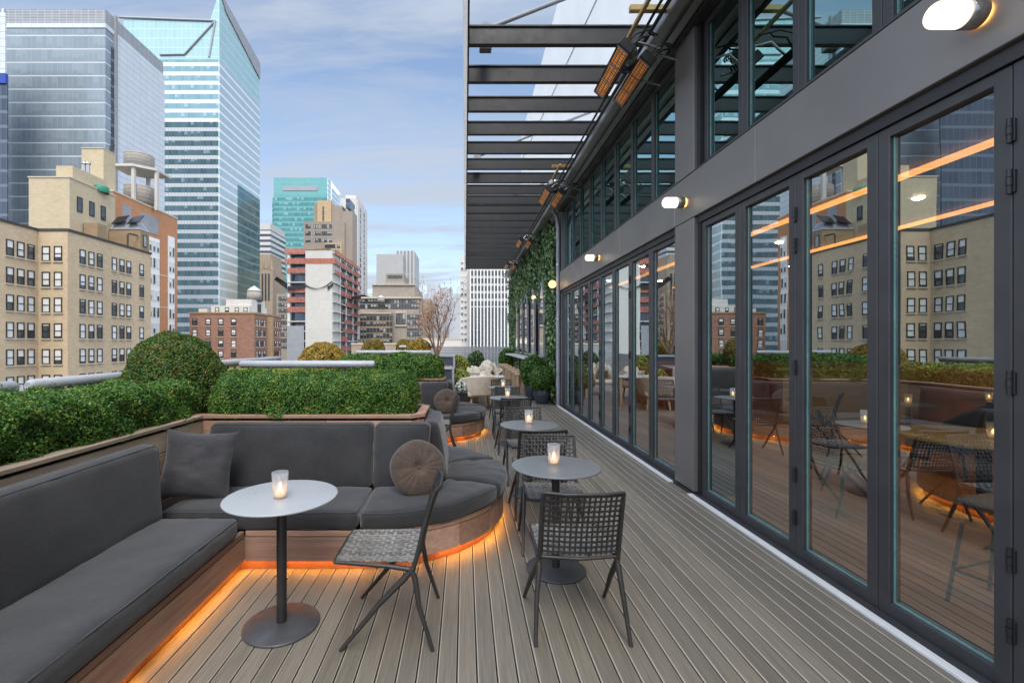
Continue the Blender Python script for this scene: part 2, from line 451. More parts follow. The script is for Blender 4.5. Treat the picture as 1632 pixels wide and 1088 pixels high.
M['table_wood'] = wood('blond_table', (.62, .46, .20), (.48, .34, .13), 'x', .05, .35)

M['edge_white'] = translucent('opal_edge_panel', (.93, .93, .92))
# ================================================================== TERRACE
def fnoise(p, s, seed=0.):
    return mnoise.noise(Vector((p[0] * s + seed, p[1] * s + seed * .7, p[2] * s - seed)))

# deck: one sheet of boards over a dark base
def make_deck():
    pitch, gap, ch = .0975, .0080, .0060
    mb = MB(); x = -3.35; k = 0
    mb.box(-3.4, 2.44, -3.0, 26.2, -.20, -.027, 0, 2)
    while x < 2.40:
        x1 = min(x + pitch - gap, 2.395)
        y = -3.0
        while y < 26:
            ya, yb = y, 26.1
            if yb - ya > .05:
                z0, z1 = -.025, 0.
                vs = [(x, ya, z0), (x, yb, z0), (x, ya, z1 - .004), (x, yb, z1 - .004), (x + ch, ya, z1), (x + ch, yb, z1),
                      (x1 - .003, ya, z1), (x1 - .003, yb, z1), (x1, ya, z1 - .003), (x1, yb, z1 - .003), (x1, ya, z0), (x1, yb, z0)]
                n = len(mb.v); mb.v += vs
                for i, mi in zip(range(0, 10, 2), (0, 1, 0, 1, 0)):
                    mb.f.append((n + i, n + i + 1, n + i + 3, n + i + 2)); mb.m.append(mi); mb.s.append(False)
            y += 36.
        x += pitch; k += 1
    return struct(mb.build('terrace_floor', [M['deck'], M['deck_lit_edge'], M['gap']]))
make_deck()
# building body below the terrace and parapet round it
mb = MB(); mb.box(-3.55, 9.2, -3.2, 26.4, -44, -.205)
tag(mb.build('terrace_building', M['parapet']), 'grey building body carrying the rooftop terrace', 'building')
mb = MB(); mb.box(-3.55, -3.36, -3.2, 26.4, -.2, 1.05, .01)
tag(mb.build('parapet_wall', M['parapet']), 'low grey parapet wall along the terrace edge behind the hedges', 'parapet')

# ------------------------------------------------------------------ cushions
def coords(L, r, n):
    e = [0, .12 * r, .35 * r, .65 * r, r]
    mid = [r + (L - 2 * r) * i / n for i in range(1, n)]
    return e + mid + [L - x for x in e[::-1]]
def wrinkle(w, wr, seed):
    return fnoise(w, 3.2, seed) * wr * 1.8 + fnoise(w, 9., seed) * wr * .8 - max(0, .55 - abs(fnoise((w[0] * 1., w[1] * 2.2, w[2] * 1.4), 4., seed + 5)) * 6) * wr * .9
def piping(mapfn, L, D, H, r, wr, seed, both):
    a = r * .27; pts = []
    def seg(p, q, n):
        for i in range(n):
            t = i / n; pts.append(tuple(p[k] + (q[k] - p[k]) * t for k in range(3)))
    e = r * .75
    if both:
        cs = [(e, 0, a), (L - e, 0, a), (L - a, 0, e), (L - a, 0, H - e), (L - e, 0, H - a), (e, 0, H - a), (a, 0, H - e), (a, 0, e)]
        cs = [(c[0], r * .25, c[2]) for c in cs]
    else:
        cs = [(e, a, 0), (L - e, a, 0), (L - a, e, 0), (L - a, D - e, 0), (L - e, D - a, 0), (e, D - a, 0), (a, D - e, 0), (a, e, 0)]
        cs = [(c[0], c[1], H - r * .25) for c in cs]
    for i, c in enumerate(cs): seg(c, cs[(i + 1) % 8], 16 if i % 2 == 0 else 2)
    pts.append(pts[0]); P = []
    for p in pts:
        w = Vector(mapfn(*p)); nz = wrinkle(w, wr, seed); P.append(w + Vector((nz, nz * .8, nz * (.3 if both else 1))))
    mb = MB(); mb.tube(P, .0048, 6, cap=False); return mb
def cushion(mapfn, L, D, H, r=.04, puff=.015, nu=24, nv=10, nw=3, wr=.004, seed=0., both=False):
    cu, cv, cw = coords(L, r, nu), coords(D, r, nv), coords(H, r, nw)
    A = (len(cu), len(cv), len(cw)); C = (cu, cv, cw); S = (L, D, H)
    mb = MB(); vid = {}; vs = []
    def vert(i, j, k):
        key = (i, j, k)
        if key in vid: return vid[key]
        p = [cu[i], cv[j], cw[k]]; q = [min(max(p[a], r), S[a] - r) for a in range(3)]
        d = Vector([p[a] - q[a] for a in range(3)])
        if d.length > 1e-9:
            d.normalize(); p = [q[a] + d[a] * r for a in range(3)]
        bu = math.sin(PI * min(max(p[0] / L, 0), 1)) ** .4; bv = math.sin(PI * min(max(p[1] / D, 0), 1)) ** .6
        bw = math.sin(PI * min(max(p[2] / H, 0), 1)) ** .6
        if both:      # back cushion: puff the v faces
            p[1] += puff * bu * bw * (-1 if p[1] < D * .5 else 1)
        else:
            p[2] += puff * bu * bv * (1 if p[2] > H * .5 else 0)
        w = Vector(mapfn(*p))
        nz = wrinkle(w, wr, seed)
        w = w + Vector((nz, nz * .8, nz if not both else nz * .3))
        vid[key] = len(vs); vs.append(w); return vid[key]
    fs = []
    for a in range(3):
        b, c = (a + 1) % 3, (a + 2) % 3
        for side in (0, A[a] - 1):
            for i in range(A[b] - 1):
                for j in range(A[c] - 1):
                    q = []
                    for (x, y) in ((i, j), (i + 1, j), (i + 1, j + 1), (i, j + 1)):
                        s = [0, 0, 0]; s[a] = side; s[b] = x; s[c] = y; q.append(vert(*s))
                    fs.append(q if side else q[::-1])
    mb.add(vs, fs, 0, True)
    return mb

CX, CY0, RO = -.745, 4.35, 1.12       # centre and outer radius of the first round bench end
PER = 4.1
RX, RY = .60, .56                     # inner line of the round seat
def arc_pt(c, th, rr): return (c[0] + rr * math.cos(th), c[1] + rr * math.sin(th))
def inner_r(th):
    c, s = abs(math.cos(th)), abs(math.sin(th))
    return min(RX / max(c, 1e-6), RY / max(s, 1e-6), .70)

def bench(k, y0):
    """L bench: a run along the left planter then round the end of the peninsula"""
    dy = PER * k; cy = CY0 + dy; c = (CX, cy)
    yf = cy - RO + .02                # front line of the straight run
    labels = ['L shaped charcoal cushioned bench with rounded end and amber under glow, nearest one',
              'charcoal bench with rounded end wrapping the second hedge planter, brown round cushion on it',
              'far charcoal bench with rounded end beyond the second planter']
    b = thing('corner_bench', labels[k], 'bench', (-1.5, yf, 0), 0, 'charcoal benches round the planters')
    XF = -1.545
    ye = cy + RO - .02
    # base boards
    mb = MB()
    y = y0
    while y < yf - .01:
        y1 = min(y + 2.0, yf)
        if y1 > yf - .01: y1 = yf + .026
        mb.box(XF - .025, XF, y + .002, y1 - .002, .075, .245, .003, 0); y = y1
    mb.box(XF - .03, XF + .004, y0, yf - .006, .252, .29, .003, 0)
    mb.build('base_panel', M['cedar_y'], b)
    mb = MB()
    mb.box(XF + .0005, CX, yf, yf + .025, .075, .245, .003); mb.box(XF + .01, CX, yf - .005, yf + .025, .252, .29, .003)
    mb.box(XF + .004, CX, ye - .025, ye, .075, .245, .003); mb.box(XF + .004, CX, ye - .025, ye + .005, .252, .29, .003)
    nb = 9
    for i in range(nb):
        a0 = -PI / 2 + PI * i / nb + .003; a1 = -PI / 2 + PI * (i + 1) / nb - .003; n = 6
        for (za, zb, ex) in ((.075, .245, 0), (.252, .29, .006)):
            vs = []
            for j in range(n + 1):
                t = a0 + (a1 - a0) * j / n
                for rr in (RO - .045 + ex, RO - .02 + ex):
                    x_, y_ = arc_pt(c, t, rr); vs += [(x_, y_, za), (x_, y_, zb)]
            fs = []
            for j in range(n):
                q = j * 4; w = q + 4
                fs += [(q + 2, w + 2, w + 3, q + 3), (q, q + 1, w + 1, w), (q + 1, q + 3, w + 3, w + 1), (q, w, w + 2, q + 2)]
            fs += [(0, 2, 3, 1), (n * 4, n * 4 + 1, n * 4 + 3, n * 4 + 2)]
            mb.add(vs, fs)
    mb.build('base_panel', M['cedar_x'], b)
    # recessed toe kick and the amber strip under the boards
    def path(off):
        p = [(XF - off, y0), (XF - off, yf + off), (CX, yf + off)]
        p += [arc_pt(c, -PI / 2 + PI * i / 40, RO - .02 - off) for i in range(1, 41)]
        p += [(XF, ye - off)]
        return p
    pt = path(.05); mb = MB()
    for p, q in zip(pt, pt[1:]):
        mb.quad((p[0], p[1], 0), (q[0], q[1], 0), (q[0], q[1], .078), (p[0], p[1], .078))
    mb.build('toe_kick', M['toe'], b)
    pa, pb = path(.012), path(.026); mb = MB()
    for p, q, r_, s in zip(pa, pa[1:], pb[1:], pb):
        mb.quad((p[0], p[1], .073), (q[0], q[1], .073), (r_[0], r_[1], .073), (s[0], s[1], .073))
    k < 2 and mb.build('led_strip', M['led'], b)
    mb = MB(); mb.box(-2.28, XF - .03, y0, ye, .2, .285); mb.box(XF - .03, CX, yf + .03, ye - .03, .2, .285)
    vs = [arc_pt(c, -PI / 2 + PI * i / 24, RO - .05) for i in range(25)]
    mb.prism(vs, .2, .285)
    mb.build('seat_deck', M['black'], b)
    # seat cushions
    H = .135; Z0 = .292
    def seat(fx, L, D, puff, nu, nv, wr, seed):
        o = cushion(fx, L, D, H, .045, puff, nu, nv, 3, wr, seed).build('seat_cushion', M['charcoal'], b)
        piping(fx, L, D, H, .045, wr, seed, False).build('piping', M['charcoal'], o)
    segs = [(y0, yf - .12)] if k else [(-.6, 1.25), (1.255, yf - .115)]
    for i, (ya, yb) in enumerate(segs):
        seat(lambda u, v, w: (XF + .025 - v, ya + u, Z0 + w), yb - ya, .60, .02, 40, 12, .005, i + k)
    xa = -2.14
    seat(lambda u, v, w: (xa + u, yf - .022 + v, Z0 + w), CX - xa - .005, .60, .018, 34, 12, .005, 3 + k)
    for i, (ta, tb) in enumerate(((-90, -25), (-25, 21), (21, 90))):
        ta, tb = R(ta), R(tb); L = (tb - ta) * 1.0
        def mp(u, v, w, ta=ta, tb=tb, L=L):
            g = .006
            th = ta + g + (tb - ta - 2 * g) * u / L
            ri = inner_r(th) - .03; ro = RO + .015
            rr = ro - (ro - ri) * v / .5
            x_, y_ = arc_pt(c, th, rr); return (x_, y_, Z0 + w)
        seat(mp, L, .5, .026, 26, 12, .008, 5 + i + k)
    xq = CX - .008
    seat(lambda u, v, w: (xq - u, ye + .022 - v, Z0 + w), xq - xa, .60, .018, 20, 8, .005, 9 + k)
    # backrest cushions (lean back)
    ln = .16
    def back(fx, L, HH=.53, th=.13, seed=0.):
        o = cushion(fx, L, th, HH, .05, .02, 30, 4, 10, .006, seed, True).build('backrest_cushion', M['charcoal'], b)
        piping(fx, L, th, HH, .05, .006, seed, True).build('piping', M['charcoal'], o)
    zb = .40
    yb0 = yf + .545
    for i, (a, d) in enumerate(segs):
        e = d - .0 if i == len(segs) - 1 else d
        back(lambda u, v, w, a=a: (-2.02 - v - w * ln * .55, a + u, zb + w), e - a, seed=20 + i + k)
    back(lambda u, v, w: (-2.145 + u, yb0 + v + w * ln, zb + w), 1.375, seed=23 + k)
    back(lambda u, v, w: (-.762 + u + .0, yb0 + v + w * ln + .0, zb + w), .47, seed=24 + k)
    xe = CX + RX - .015
    back(lambda u, v, w: (xe - v - w * ln * .85, cy - .36 + u, zb + w), .72, seed=25 + k)
    yb1 = ye - .545
    back(lambda u, v, w: (-.30 - u, yb1 - v - w * ln, zb + w), .46, seed=26 + k)
    back(lambda u, v, w: (-.77 - u, yb1 - v - w * ln, zb + w), 1.375, seed=27 + k)
    return b

bench(0, -.6); bench(1, CY0 + RO - .02); bench(2, CY0 + RO - .02 + PER)

# ------------------------------------------------------------------ planters
def planter(k, y0):
    cy = CY0 + PER * k
    labels = ['reddish cedar planter box behind the nearest bench, holding the long clipped hedges',
              'cedar planter box of the second hedge, behind the second bench', 'farthest cedar planter box behind the tree']
    p = thing('planter_box', labels[k], 'planter', (-2.7, cy, 0), 0, 'cedar planters')
    yf, yr = cy - .36, cy + .36
    XI = -2.26; ZT = .985
    # inner wall of the run, planks along y
    mb = MB(); z = .03
    for h in (.20, .20, .20, .155, .155):
        y = y0
        while y < yf:
            y1 = min(y + 1.9, yf + .02); mb.box(XI - .03, XI, y + .002, y1 - .002, z, z + h - .006, .004); y = y1
        z += h
    mb.build('side_board', M['grey_wood_y'], p)
    mb = MB(); mb.box(XI - .085, XI + .012, y0, yf - .012, ZT - .03, ZT, .005); mb.build('rim_board', M['grey_wood_y'], p)
    mb = MB(); mb.box(-3.2, -3.15, y0, yr, .02, ZT - .05, .004); mb.build('side_board', M['cedar_y'], p)
    # peninsula: planks along x with a chamfered end
    mb = MB(); z = .03; xe = -.36; chm = .10
    for h in (.20, .20, .20, .155, .155):
        for (xa, xb) in ((XI + .002, -1.2), (-1.196, xe - chm)):
            mb.box(xa, xb, yf, yf + .03, z, z + h - .006, .004); mb.box(xa, xb, yr - .03, yr, z, z + h - .006, .004)
        mb.prism([(xe - chm, yf), (xe, yf + chm), (xe - .03, yf + chm), (xe - chm, yf + .03)], z, z + h - .006)
        mb.prism([(xe, yr - chm), (xe - chm, yr), (xe - chm, yr - .03), (xe - .03, yr - chm)], z, z + h - .006)
        mb.box(xe - .03, xe, yf + chm, yr - chm, z, z + h - .006)
        z += h
    mb.build('end_board', M['cedar_x'], p)
    mb = MB()
    mb.box(XI - .085, xe - chm, yf - .012, yf + .07, ZT - .03, ZT + .003, .005); mb.box(XI - .085, xe - chm, yr - .07, yr + .012, ZT - .03, ZT + .003, .005)
    mb.prism([(xe - chm + .002, yf - .012), (xe + .012, yf + chm), (xe - .07, yf + chm), (xe - chm + .002, yf + .07)], ZT - .028, ZT + .001)
    mb.prism([(xe + .012, yr - chm), (xe - chm + .002, yr + .012), (xe - chm + .002, yr - .07), (xe - .07, yr - chm)], ZT - .028, ZT + .001)
    mb.box(xe - .07, xe + .012, yf + chm + .002, yr - chm - .002, ZT - .03, ZT + .002, .004)
    mb.build('rim_board', M['cedar_x'], p)
    mb = MB(); mb.box(-3.15, XI - .03, y0, yr, .1, .93); mb.box(XI - .03, xe - .12, yf + .03, yr - .03, .1, .93); mb.build('soil', M['gap'], p)
    return p
planter(0, -.8); planter(1, CY0 + .37); planter(2, CY0 + .37 + PER)

# ------------------------------------------------------------------ clipped greenery
def leaf_quads(pts, nrm, size, aspect=.55, jitter=.8):
    N = len(pts)
    nn = nrm + RNG.normal(0, jitter, (N, 3)); nn /= np.linalg.norm(nn, axis=1, keepdims=True) + 1e-9
    t = np.cross(nn, RNG.normal(0, 1, (N, 3))); t /= np.linalg.norm(t, axis=1, keepdims=True) + 1e-9
    b = np.cross(nn, t); s = (size * RNG.uniform(.65, 1.25, N))[:, None]
    fold = nn * s * .12
    v = np.stack([pts - t * s * .5, pts + b * s * aspect * .5 + fold, pts + t * s * .5, pts - b * s * aspect * .5 + fold], 1).reshape(-1, 3)
    q = np.arange(N * 4).reshape(N, 4)
    return v, q
def greenery(name, pts, nrm, size, mats, core=None, parent=None, aspect=.55, jitter=.8):
    v, q = leaf_quads(pts, nrm, size, aspect, jitter); mi = np.zeros(len(q), int)
    if core is not None:
        cv, cq = core; q = np.vstack([q, np.asarray(cq) + len(v)]); v = np.vstack([v, np.asarray(cv)]); mi = np.concatenate([mi, np.ones(len(cq), int)])
    return np_mesh(name, v, q, mats, mi, parent)
def lump(p, s, seed):
    q = p * s + seed
    return (np.sin(q[:, 0] * 1.7 + np.sin(q[:, 1] * 2.1)) * np.sin(q[:, 1] * 1.3 + 1.1 * np.sin(q[:, 2] * 1.9)) + np.sin(q[:, 2] * 1.5 + q[:, 0] * .9) * .7) * .6
def hedge_pts(L, D, H, r, dens, seed, depth=.055, amp=.030):
    """points on a rounded box, centre at origin bottom"""
    areas = [D * H, D * H, L * H, L * H, L * D]
    P = []
    for i, a in enumerate(areas):
        n = int(a * dens); u, w = RNG.random(n), RNG.random(n)
        if i < 2: p = np.stack([np.full(n, (-.5 if i == 0 else .5) * L), (u - .5) * D, w * H], 1)
        elif i < 4: p = np.stack([(u - .5) * L, np.full(n, (-.5 if i == 2 else .5) * D), w * H], 1)
        else: p = np.stack([(u - .5) * L, (w - .5) * D, np.full(n, H)], 1)
        P.append(p)
    p = np.vstack(P)
    lo = np.array([-L / 2 + r, -D / 2 + r, -9]); hi = np.array([L / 2 - r, D / 2 - r, H - r])
    q = np.clip(p, lo, hi); d = p - q; ln = np.linalg.norm(d, axis=1, keepdims=True) + 1e-9; nrm = d / ln
    ln2 = np.minimum(ln, r)
    p = q + nrm * r * 1.0
    off = lump(p, 4.2, seed) * amp + lump(p, 11., seed + 3) * amp * 1.0 + (RNG.random(len(p)) > .975) * RNG.random(len(p)) * .05 - RNG.random(len(p)) ** 2.2 * depth
    return p + nrm * off[:, None], nrm
def box_core(L, D, H, s=.80, z0=0.):
    mb = MB(); mb.box(-L / 2 * s - 0, L / 2 * s, -D / 2 * s, D / 2 * s, z0, H * .76, min(L, D, H) * .25)
    vs = mb.v; fs = [f if len(f) == 4 else (f[0], f[1], f[2], f[2]) for f in mb.f]
    fs4 = [f for f in fs if len(set(f)) == 4]
    return np.array(vs), fs4
def hedge(name, label, L, D, H, loc, dens, size=.024, seed=1., mats=None, r=.12, group=None):
    p, n = hedge_pts(L, D, H, r, dens, seed)
    o = greenery(name, p, n, size, mats or [M['box_leaf'], M['leaf_core']], box_core(L, D, H))
    o.location = loc
    return tag(o, label, 'hedge', group)
def ball_pts(rx, rz, N, seed, amp=.06, depth=.10, zmin=-.9):
    d = RNG.normal(0, 1, (int(N * 1.3), 3)); d /= np.linalg.norm(d, axis=1, keepdims=True)
    d = d[d[:, 2] > zmin]
    rr = 1 + (lump(d, 3.1, seed) * amp + lump(d, 8., seed + 2) * amp * .6) - RNG.random(len(d)) ** 2.2 * depth
    p = d * rr[:, None] * np.array([rx, rx, rz])
    return p, d
def ball_core(rx, rz, s=.86):
    mb = MB(); mb.sphere((0, 0, 0), 1, 16, 8, 0, (rx * s, rx * s, rz * s))
    return np.array(mb.v), mb.f
def bush(name, label, rx, rz, loc, N, size, mats, seed=1., cat='bush', group=None, amp=.06, zmin=-.9, parent=None):
    p, n = ball_pts(rx, rz, N, seed, amp, zmin=zmin)
    o = greenery(name, p, n, size, mats, ball_core(rx, rz), parent)
    o.location = loc
    return tag(o, label, cat, group) if parent is None else o

G1 = 'clipped boxwood hedges'
HY = CY0
hedge('boxwood_hedge', 'clipped green hedge on the planter directly behind the nearest bench back', 1.80, .74, .375, (-1.37, HY + .02, .955), 26000, .0195, 1., r=.20, group=G1)
hedge('boxwood_hedge', 'clipped green hedge running along the terrace edge at the left of the nearest bench', 3.9, .80, .33, (-2.70, 2.15, .945), 22000, .020, 4., group=G1).rotation_euler = (0, 0, PI / 2)
hedge('boxwood_hedge', 'clipped green hedge of the second planter, beyond the nearest hedge and the grey rail', 1.86, .74, .44, (-1.33, HY + PER, .955), 7500, .034, 7., r=.22, group=G1)
hedge('boxwood_hedge', 'yellowish green hedge strip along the terrace edge between first and second planter', 3.0, .7, .30, (-2.72, HY + 2.2, .955), 5000, .036, 9., [M['lime_leaf'], M['leaf_core']], group=G1).rotation_euler = (0, 0, PI / 2)
hedge('boxwood_hedge', 'farthest low green hedge strip along the terrace edge', 6.5, .7, .33, (-2.6, HY + 8.6, .955), 2200, .05, 12., group=G1).rotation_euler = (0, 0, PI / 2)
G2 = 'domed bushes at the planter corners'
bush('domed_bush', 'large domed green bush with orange tinged leaves at the corner of the nearest hedges',   .47, .60, (-2.84, HY + .22, 1.10), 46000, .022, [M['bush_leaf'], M['leaf_core']], 2., group=G2, amp=.05)
bush('domed_bush', 'golden yellow domed bush behind the grey rail beside the second hedge', .48, .46, (-2.62, HY + PER + .2, 1.16), 9000, .042, [M['gold_leaf'], M['gold_core']], 5., group=G2)
bush('domed_bush', 'olive ochre domed bush in front of the stone office block', .34, .36, (-2.56, HY + 2 * PER + .4, 1.36), 4000, .05, [M['ochre_leaf'], M['gold_core']], 6., group=G2)
bush('domed_bush', 'small far olive domed bush left of the bare tree', .32, .32, (-2.2, HY + 3 * PER + .3, 1.44), 2500, .06, [M['ochre_leaf'], M['leaf_core']], 8., group=G2)
bush('domed_bush', 'orange rust low bush at the foot of the bare tree', .36, .30, (-1.32, 13.2, 1.42), 2500, .05, [M['gold_leaf'], M['gold_core']], 9., group=G2)

# rails along the edge and above the hedges
def rail_x(label, x0, x1, y, z, posts):
    t = thing('handrail', label, 'rail', ((x0 + x1) / 2, y, 0), 0, 'grey handrails behind the hedges')
    mb = MB(); mb.tube([(x0, y, z), (x0 + .02, y, z), (x1 - .02, y, z), (x1, y, z)], [.03, .042, .042, .03], 14); mb.build('rail_tube', M['rail'], t)
    for px_ in posts:
        mb = MB(); mb.tube([(px_, y, 0), (px_, y, z - .03)], .02, 10); mb.build('post', M['frame'], t)
rail_x('thick grey round rail above the back of the nearest hedge', -2.42, -.97, 5.0, 1.375, (-2.1, -1.3))
rail_x('thick grey round rail above the second hedge', -2.12, -.66, 9.05, 1.425, (-1.8, -1.0))
rail_x('far thin grey rail above the third planter', -1.9, -.85, 13.4, 1.50, (-1.6, -1.1))
def rail_y(label, x, y0, y1, z):
    t = thing('handrail', label, 'rail', (x, (y0 + y1) / 2, 0), 0, 'grey handrails behind the hedges')
    mb = MB(); mb.tube([(x, y0, z), (x, y0 + .03, z), (x, y1 - .03, z), (x, y1, z)], [.03, .05, .05, .03], 14); mb.build('rail_tube', M['rail'], t)
    for y in (y0 + .3, (y0 + y1) / 2, y1 - .3):
        mb = MB(); mb.tube([(x, y, 1.0), (x, y, z - .04)], .018, 8); mb.build('post', M['frame'], t)
rail_y('grey round rail along the terrace edge behind the left hedge', -3.22, 3.42, 4.75, 1.285)
rail_y('grey round rail along the terrace edge behind the left hedge, nearest the camera', -3.22, -.5, 3.33, 1.285)
rail_y('grey round rail receding along the edge beyond the domed bush', -3.22, 6.0, 8.05, 1.33)

# ------------------------------------------------------------------ loose cushions
def square_pillow(label, loc, yaw, tilt, roll, w=.54):
    mb = MB(); n = 26; vs = []; fs = []
    for side in (1, -1):
        for i in range(n + 1):
            for j in range(n + 1):
                u, v = i / n * 2 - 1, j / n * 2 - 1
                e = (1 - abs(u) ** 2.6) * (1 - abs(v) ** 2.6)
                th = .095 * max(e, 0) ** .55
                pin = 1 - .13 * (1 - abs(v) ** 2) * abs(u) ** 3; pin2 = 1 - .13 * (1 - abs(u) ** 2) * abs(v) ** 3
                x, z = u * w / 2 * pin, v * w / 2 * pin2
                nz = fnoise((x, z, side), 7., 4.) * .022 - max(0, .5 - abs(fnoise((x * .7, z * 1.8, side), 6., 1.)) * 5) * .022
                vs.append((x, side * (th + nz * (1 if th > .02 else .2)), z))
    m_ = (n + 1) ** 2
    for s in (0, 1):
        for i in range(n):
            for j in range(n):
                q = [s * m_ + i * (n + 1) + j, s * m_ + (i + 1) * (n + 1) + j, s * m_ + (i + 1) * (n + 1) + j + 1, s * m_ + i * (n + 1) + j + 1]
                fs.append(q[::-1] if s == 0 else q)
    mb.add(vs, fs, 0, True)
    o = mb.build('throw_pillow', M['pillow'])
    o.location = loc; o.rotation_euler = (tilt, roll, yaw)
    return tag(o, label, 'pillow')
square_pillow('square dark grey pillow leaning in the corner of the nearest bench', (-2.01, 3.50, .69), R(14), R(-17), R(5), .52)

def round_cushion(label, loc, rot, r=.215):
    mb = MB(); vs = []; fs = []; nr, na = 40, 144
    for i in range(nr + 1):
        a = PI * i / nr
        for j in range(na):
            t = 2 * PI * j / na
            rad = math.sin(a) ** .72; y = math.cos(a)
            yy = (1 if y > 0 else -1) * abs(y) ** .9 * .085
            dim = math.exp(-(rad / .16) ** 2) * .05
            pl = (abs(math.sin(t * 8 + .9 * math.sin(3 * t) + .5 * math.sin(5 * t))) ** .6 - .6) * .0065 * min(rad * 2.2, 1) * (1 - rad ** 5 * .75)
            s = 1 if y > 0 else -1
            yv = yy - s * dim + s * pl
            rr = rad * r * (1 + .012 * math.sin(5 * t))
            vs.append((rr * math.cos(t), yv, rr * math.sin(t)))
    for i in range(nr):
        for j in range(na):
            k = (j + 1) % na
            fs.append((i * na + j, (i + 1) * na + j, (i + 1) * na + k, i * na + k))
    mb.add(vs, fs, 0, True)
    t = thing('round_cushion', label, 'cushion', loc, 0, 'brown round pleated cushions')
    o = mb.build('cover', M['velvet'], t, world=False); o.rotation_euler = rot
    b = MB(); b.sphere((0, -.048, 0), .016, 14, 8, 0, (1, .6, 1))
    q = b.build('button', M['velvet'], o, world=False)
    return t
round_cushion('round pleated brown velvet cushion on the nearest bench, behind the side chair', (-.365, 3.60, .635), (R(-20), R(0), R(16)))
round_cushion('round pleated brown velvet cushion on the second bench', (-.30, 3.60 + PER, .635), (R(-20), R(0), R(12)))

# ------------------------------------------------------------------ tables, candles, chairs
def make_table(name='cafe_table', top=None, r=.31, h=.735):
    t = thing(name, '', 'table', (0, 0, 0))
    mb = MB(); mb.lathe([(0, h - .014), (r - .012, h - .014), (r - .002, h - .011), (r, h - .006), (r - .002, h - .001), (r - .008, h), (0, h)], n=64)
    mb.build('table_top', top or M['table_top'], t, world=False)
    mb = MB(); mb.lathe([(.0, h - .03), (.09, h - .03), (.09, h - .0145), (.0, h - .0145)], n=24); mb.lathe([(.028, .014), (.028, h - .03)], n=24)
    mb.build('column', M['dark_metal'], t, world=False)
    mb = MB(); mb.lathe([(0, 0), (.207, 0), (.209, .003), (.209, .009), (.203, .014), (.05, .018), (.03, .022), (0, .022)], n=64)
    mb.build('base', M['base_metal'], t, world=False)
    return t
def make_candle():
    t = thing('candle_holder', '', 'candle', (0, 0, 0))
    h, r0, r1 = .145, .036, .045
    mb = MB(); mb.lathe([(0, 0), (r0, 0), (r0 + .001, .004), (r1, h), (r1 - .003, h), (r0 - .003, .012), (0, .012)], n=32); mb.build('glass_cup', M['frost'], t, world=False)
    mb = MB(); mb.lathe([(0, .0125), (.026, .0125), (.026, .04), (.018, .042), (0, .042)], n=20); w = mb.build('wax', M['wax'], t, world=False)
    mb = MB(); mb.lathe([(0, .043), (.008, .05), (.011, .06), (.007, .075), (0, .092)], n=12); mb.build('flame', M['flame'], w, world=False)
    return t
def ribbon(mb, P, N, Wd, half, mi=0):
    """flat strap through points P, normals N, width direction Wd, with thickness"""
    th = .0014; vs = []
    for p, n, w in zip(P, N, Wd):
        for (a, b) in ((-1, -1), (1, -1), (1, 1), (-1, 1)):
            vs.append(p + w * half * a + n * th * b)
    fs = []
    for i in range(len(P) - 1):
        for j in range(4):
            k = (j + 1) % 4; fs.append((i * 4 + j, i * 4 + k, (i + 1) * 4 + k, (i + 1) * 4 + j))
    mb.add(vs, fs, mi, False)
def weave(surf, nu, nv, su, sv, amp=.0028, sub=2):
    mb = MB()
    def frame(u, v):
        p = Vector(surf(u, v)); e = .01
        du = (Vector(surf(min(u + e, 1), v)) - Vector(surf(max(u - e, 0), v))).normalized()
        dv = (Vector(surf(u, min(v + e, 1))) - Vector(surf(u, max(v - e, 0)))).normalized()
        return p, du, dv, du.cross(dv).normalized()
    for i in range(nu):
        u = (i + .5) / nu; P, N, W = [], [], []
        m = nv * sub
        for j in range(m + 1):
            p, du, dv, n = frame(u, j / m)
            ph = math.cos(PI * (j / sub - .5)) * (1 if i % 2 else -1)
            P.append(p + n * amp * ph); N.append(n); W.append(du)
        ribbon(mb, P, N, W, su)
    for j in range(nv):
        v = (j + .5) / nv; P, N, W = [], [], []
        m = nu * sub
        for i in range(m + 1):
            p, du, dv, n = frame(i / m, v)
            ph = -math.cos(PI * (i / sub - .5)) * (1 if j % 2 else -1)
            P.append(p + n * amp * ph); N.append(n); W.append(dv)
        ribbon(mb, P, N, W, sv)
    return mb
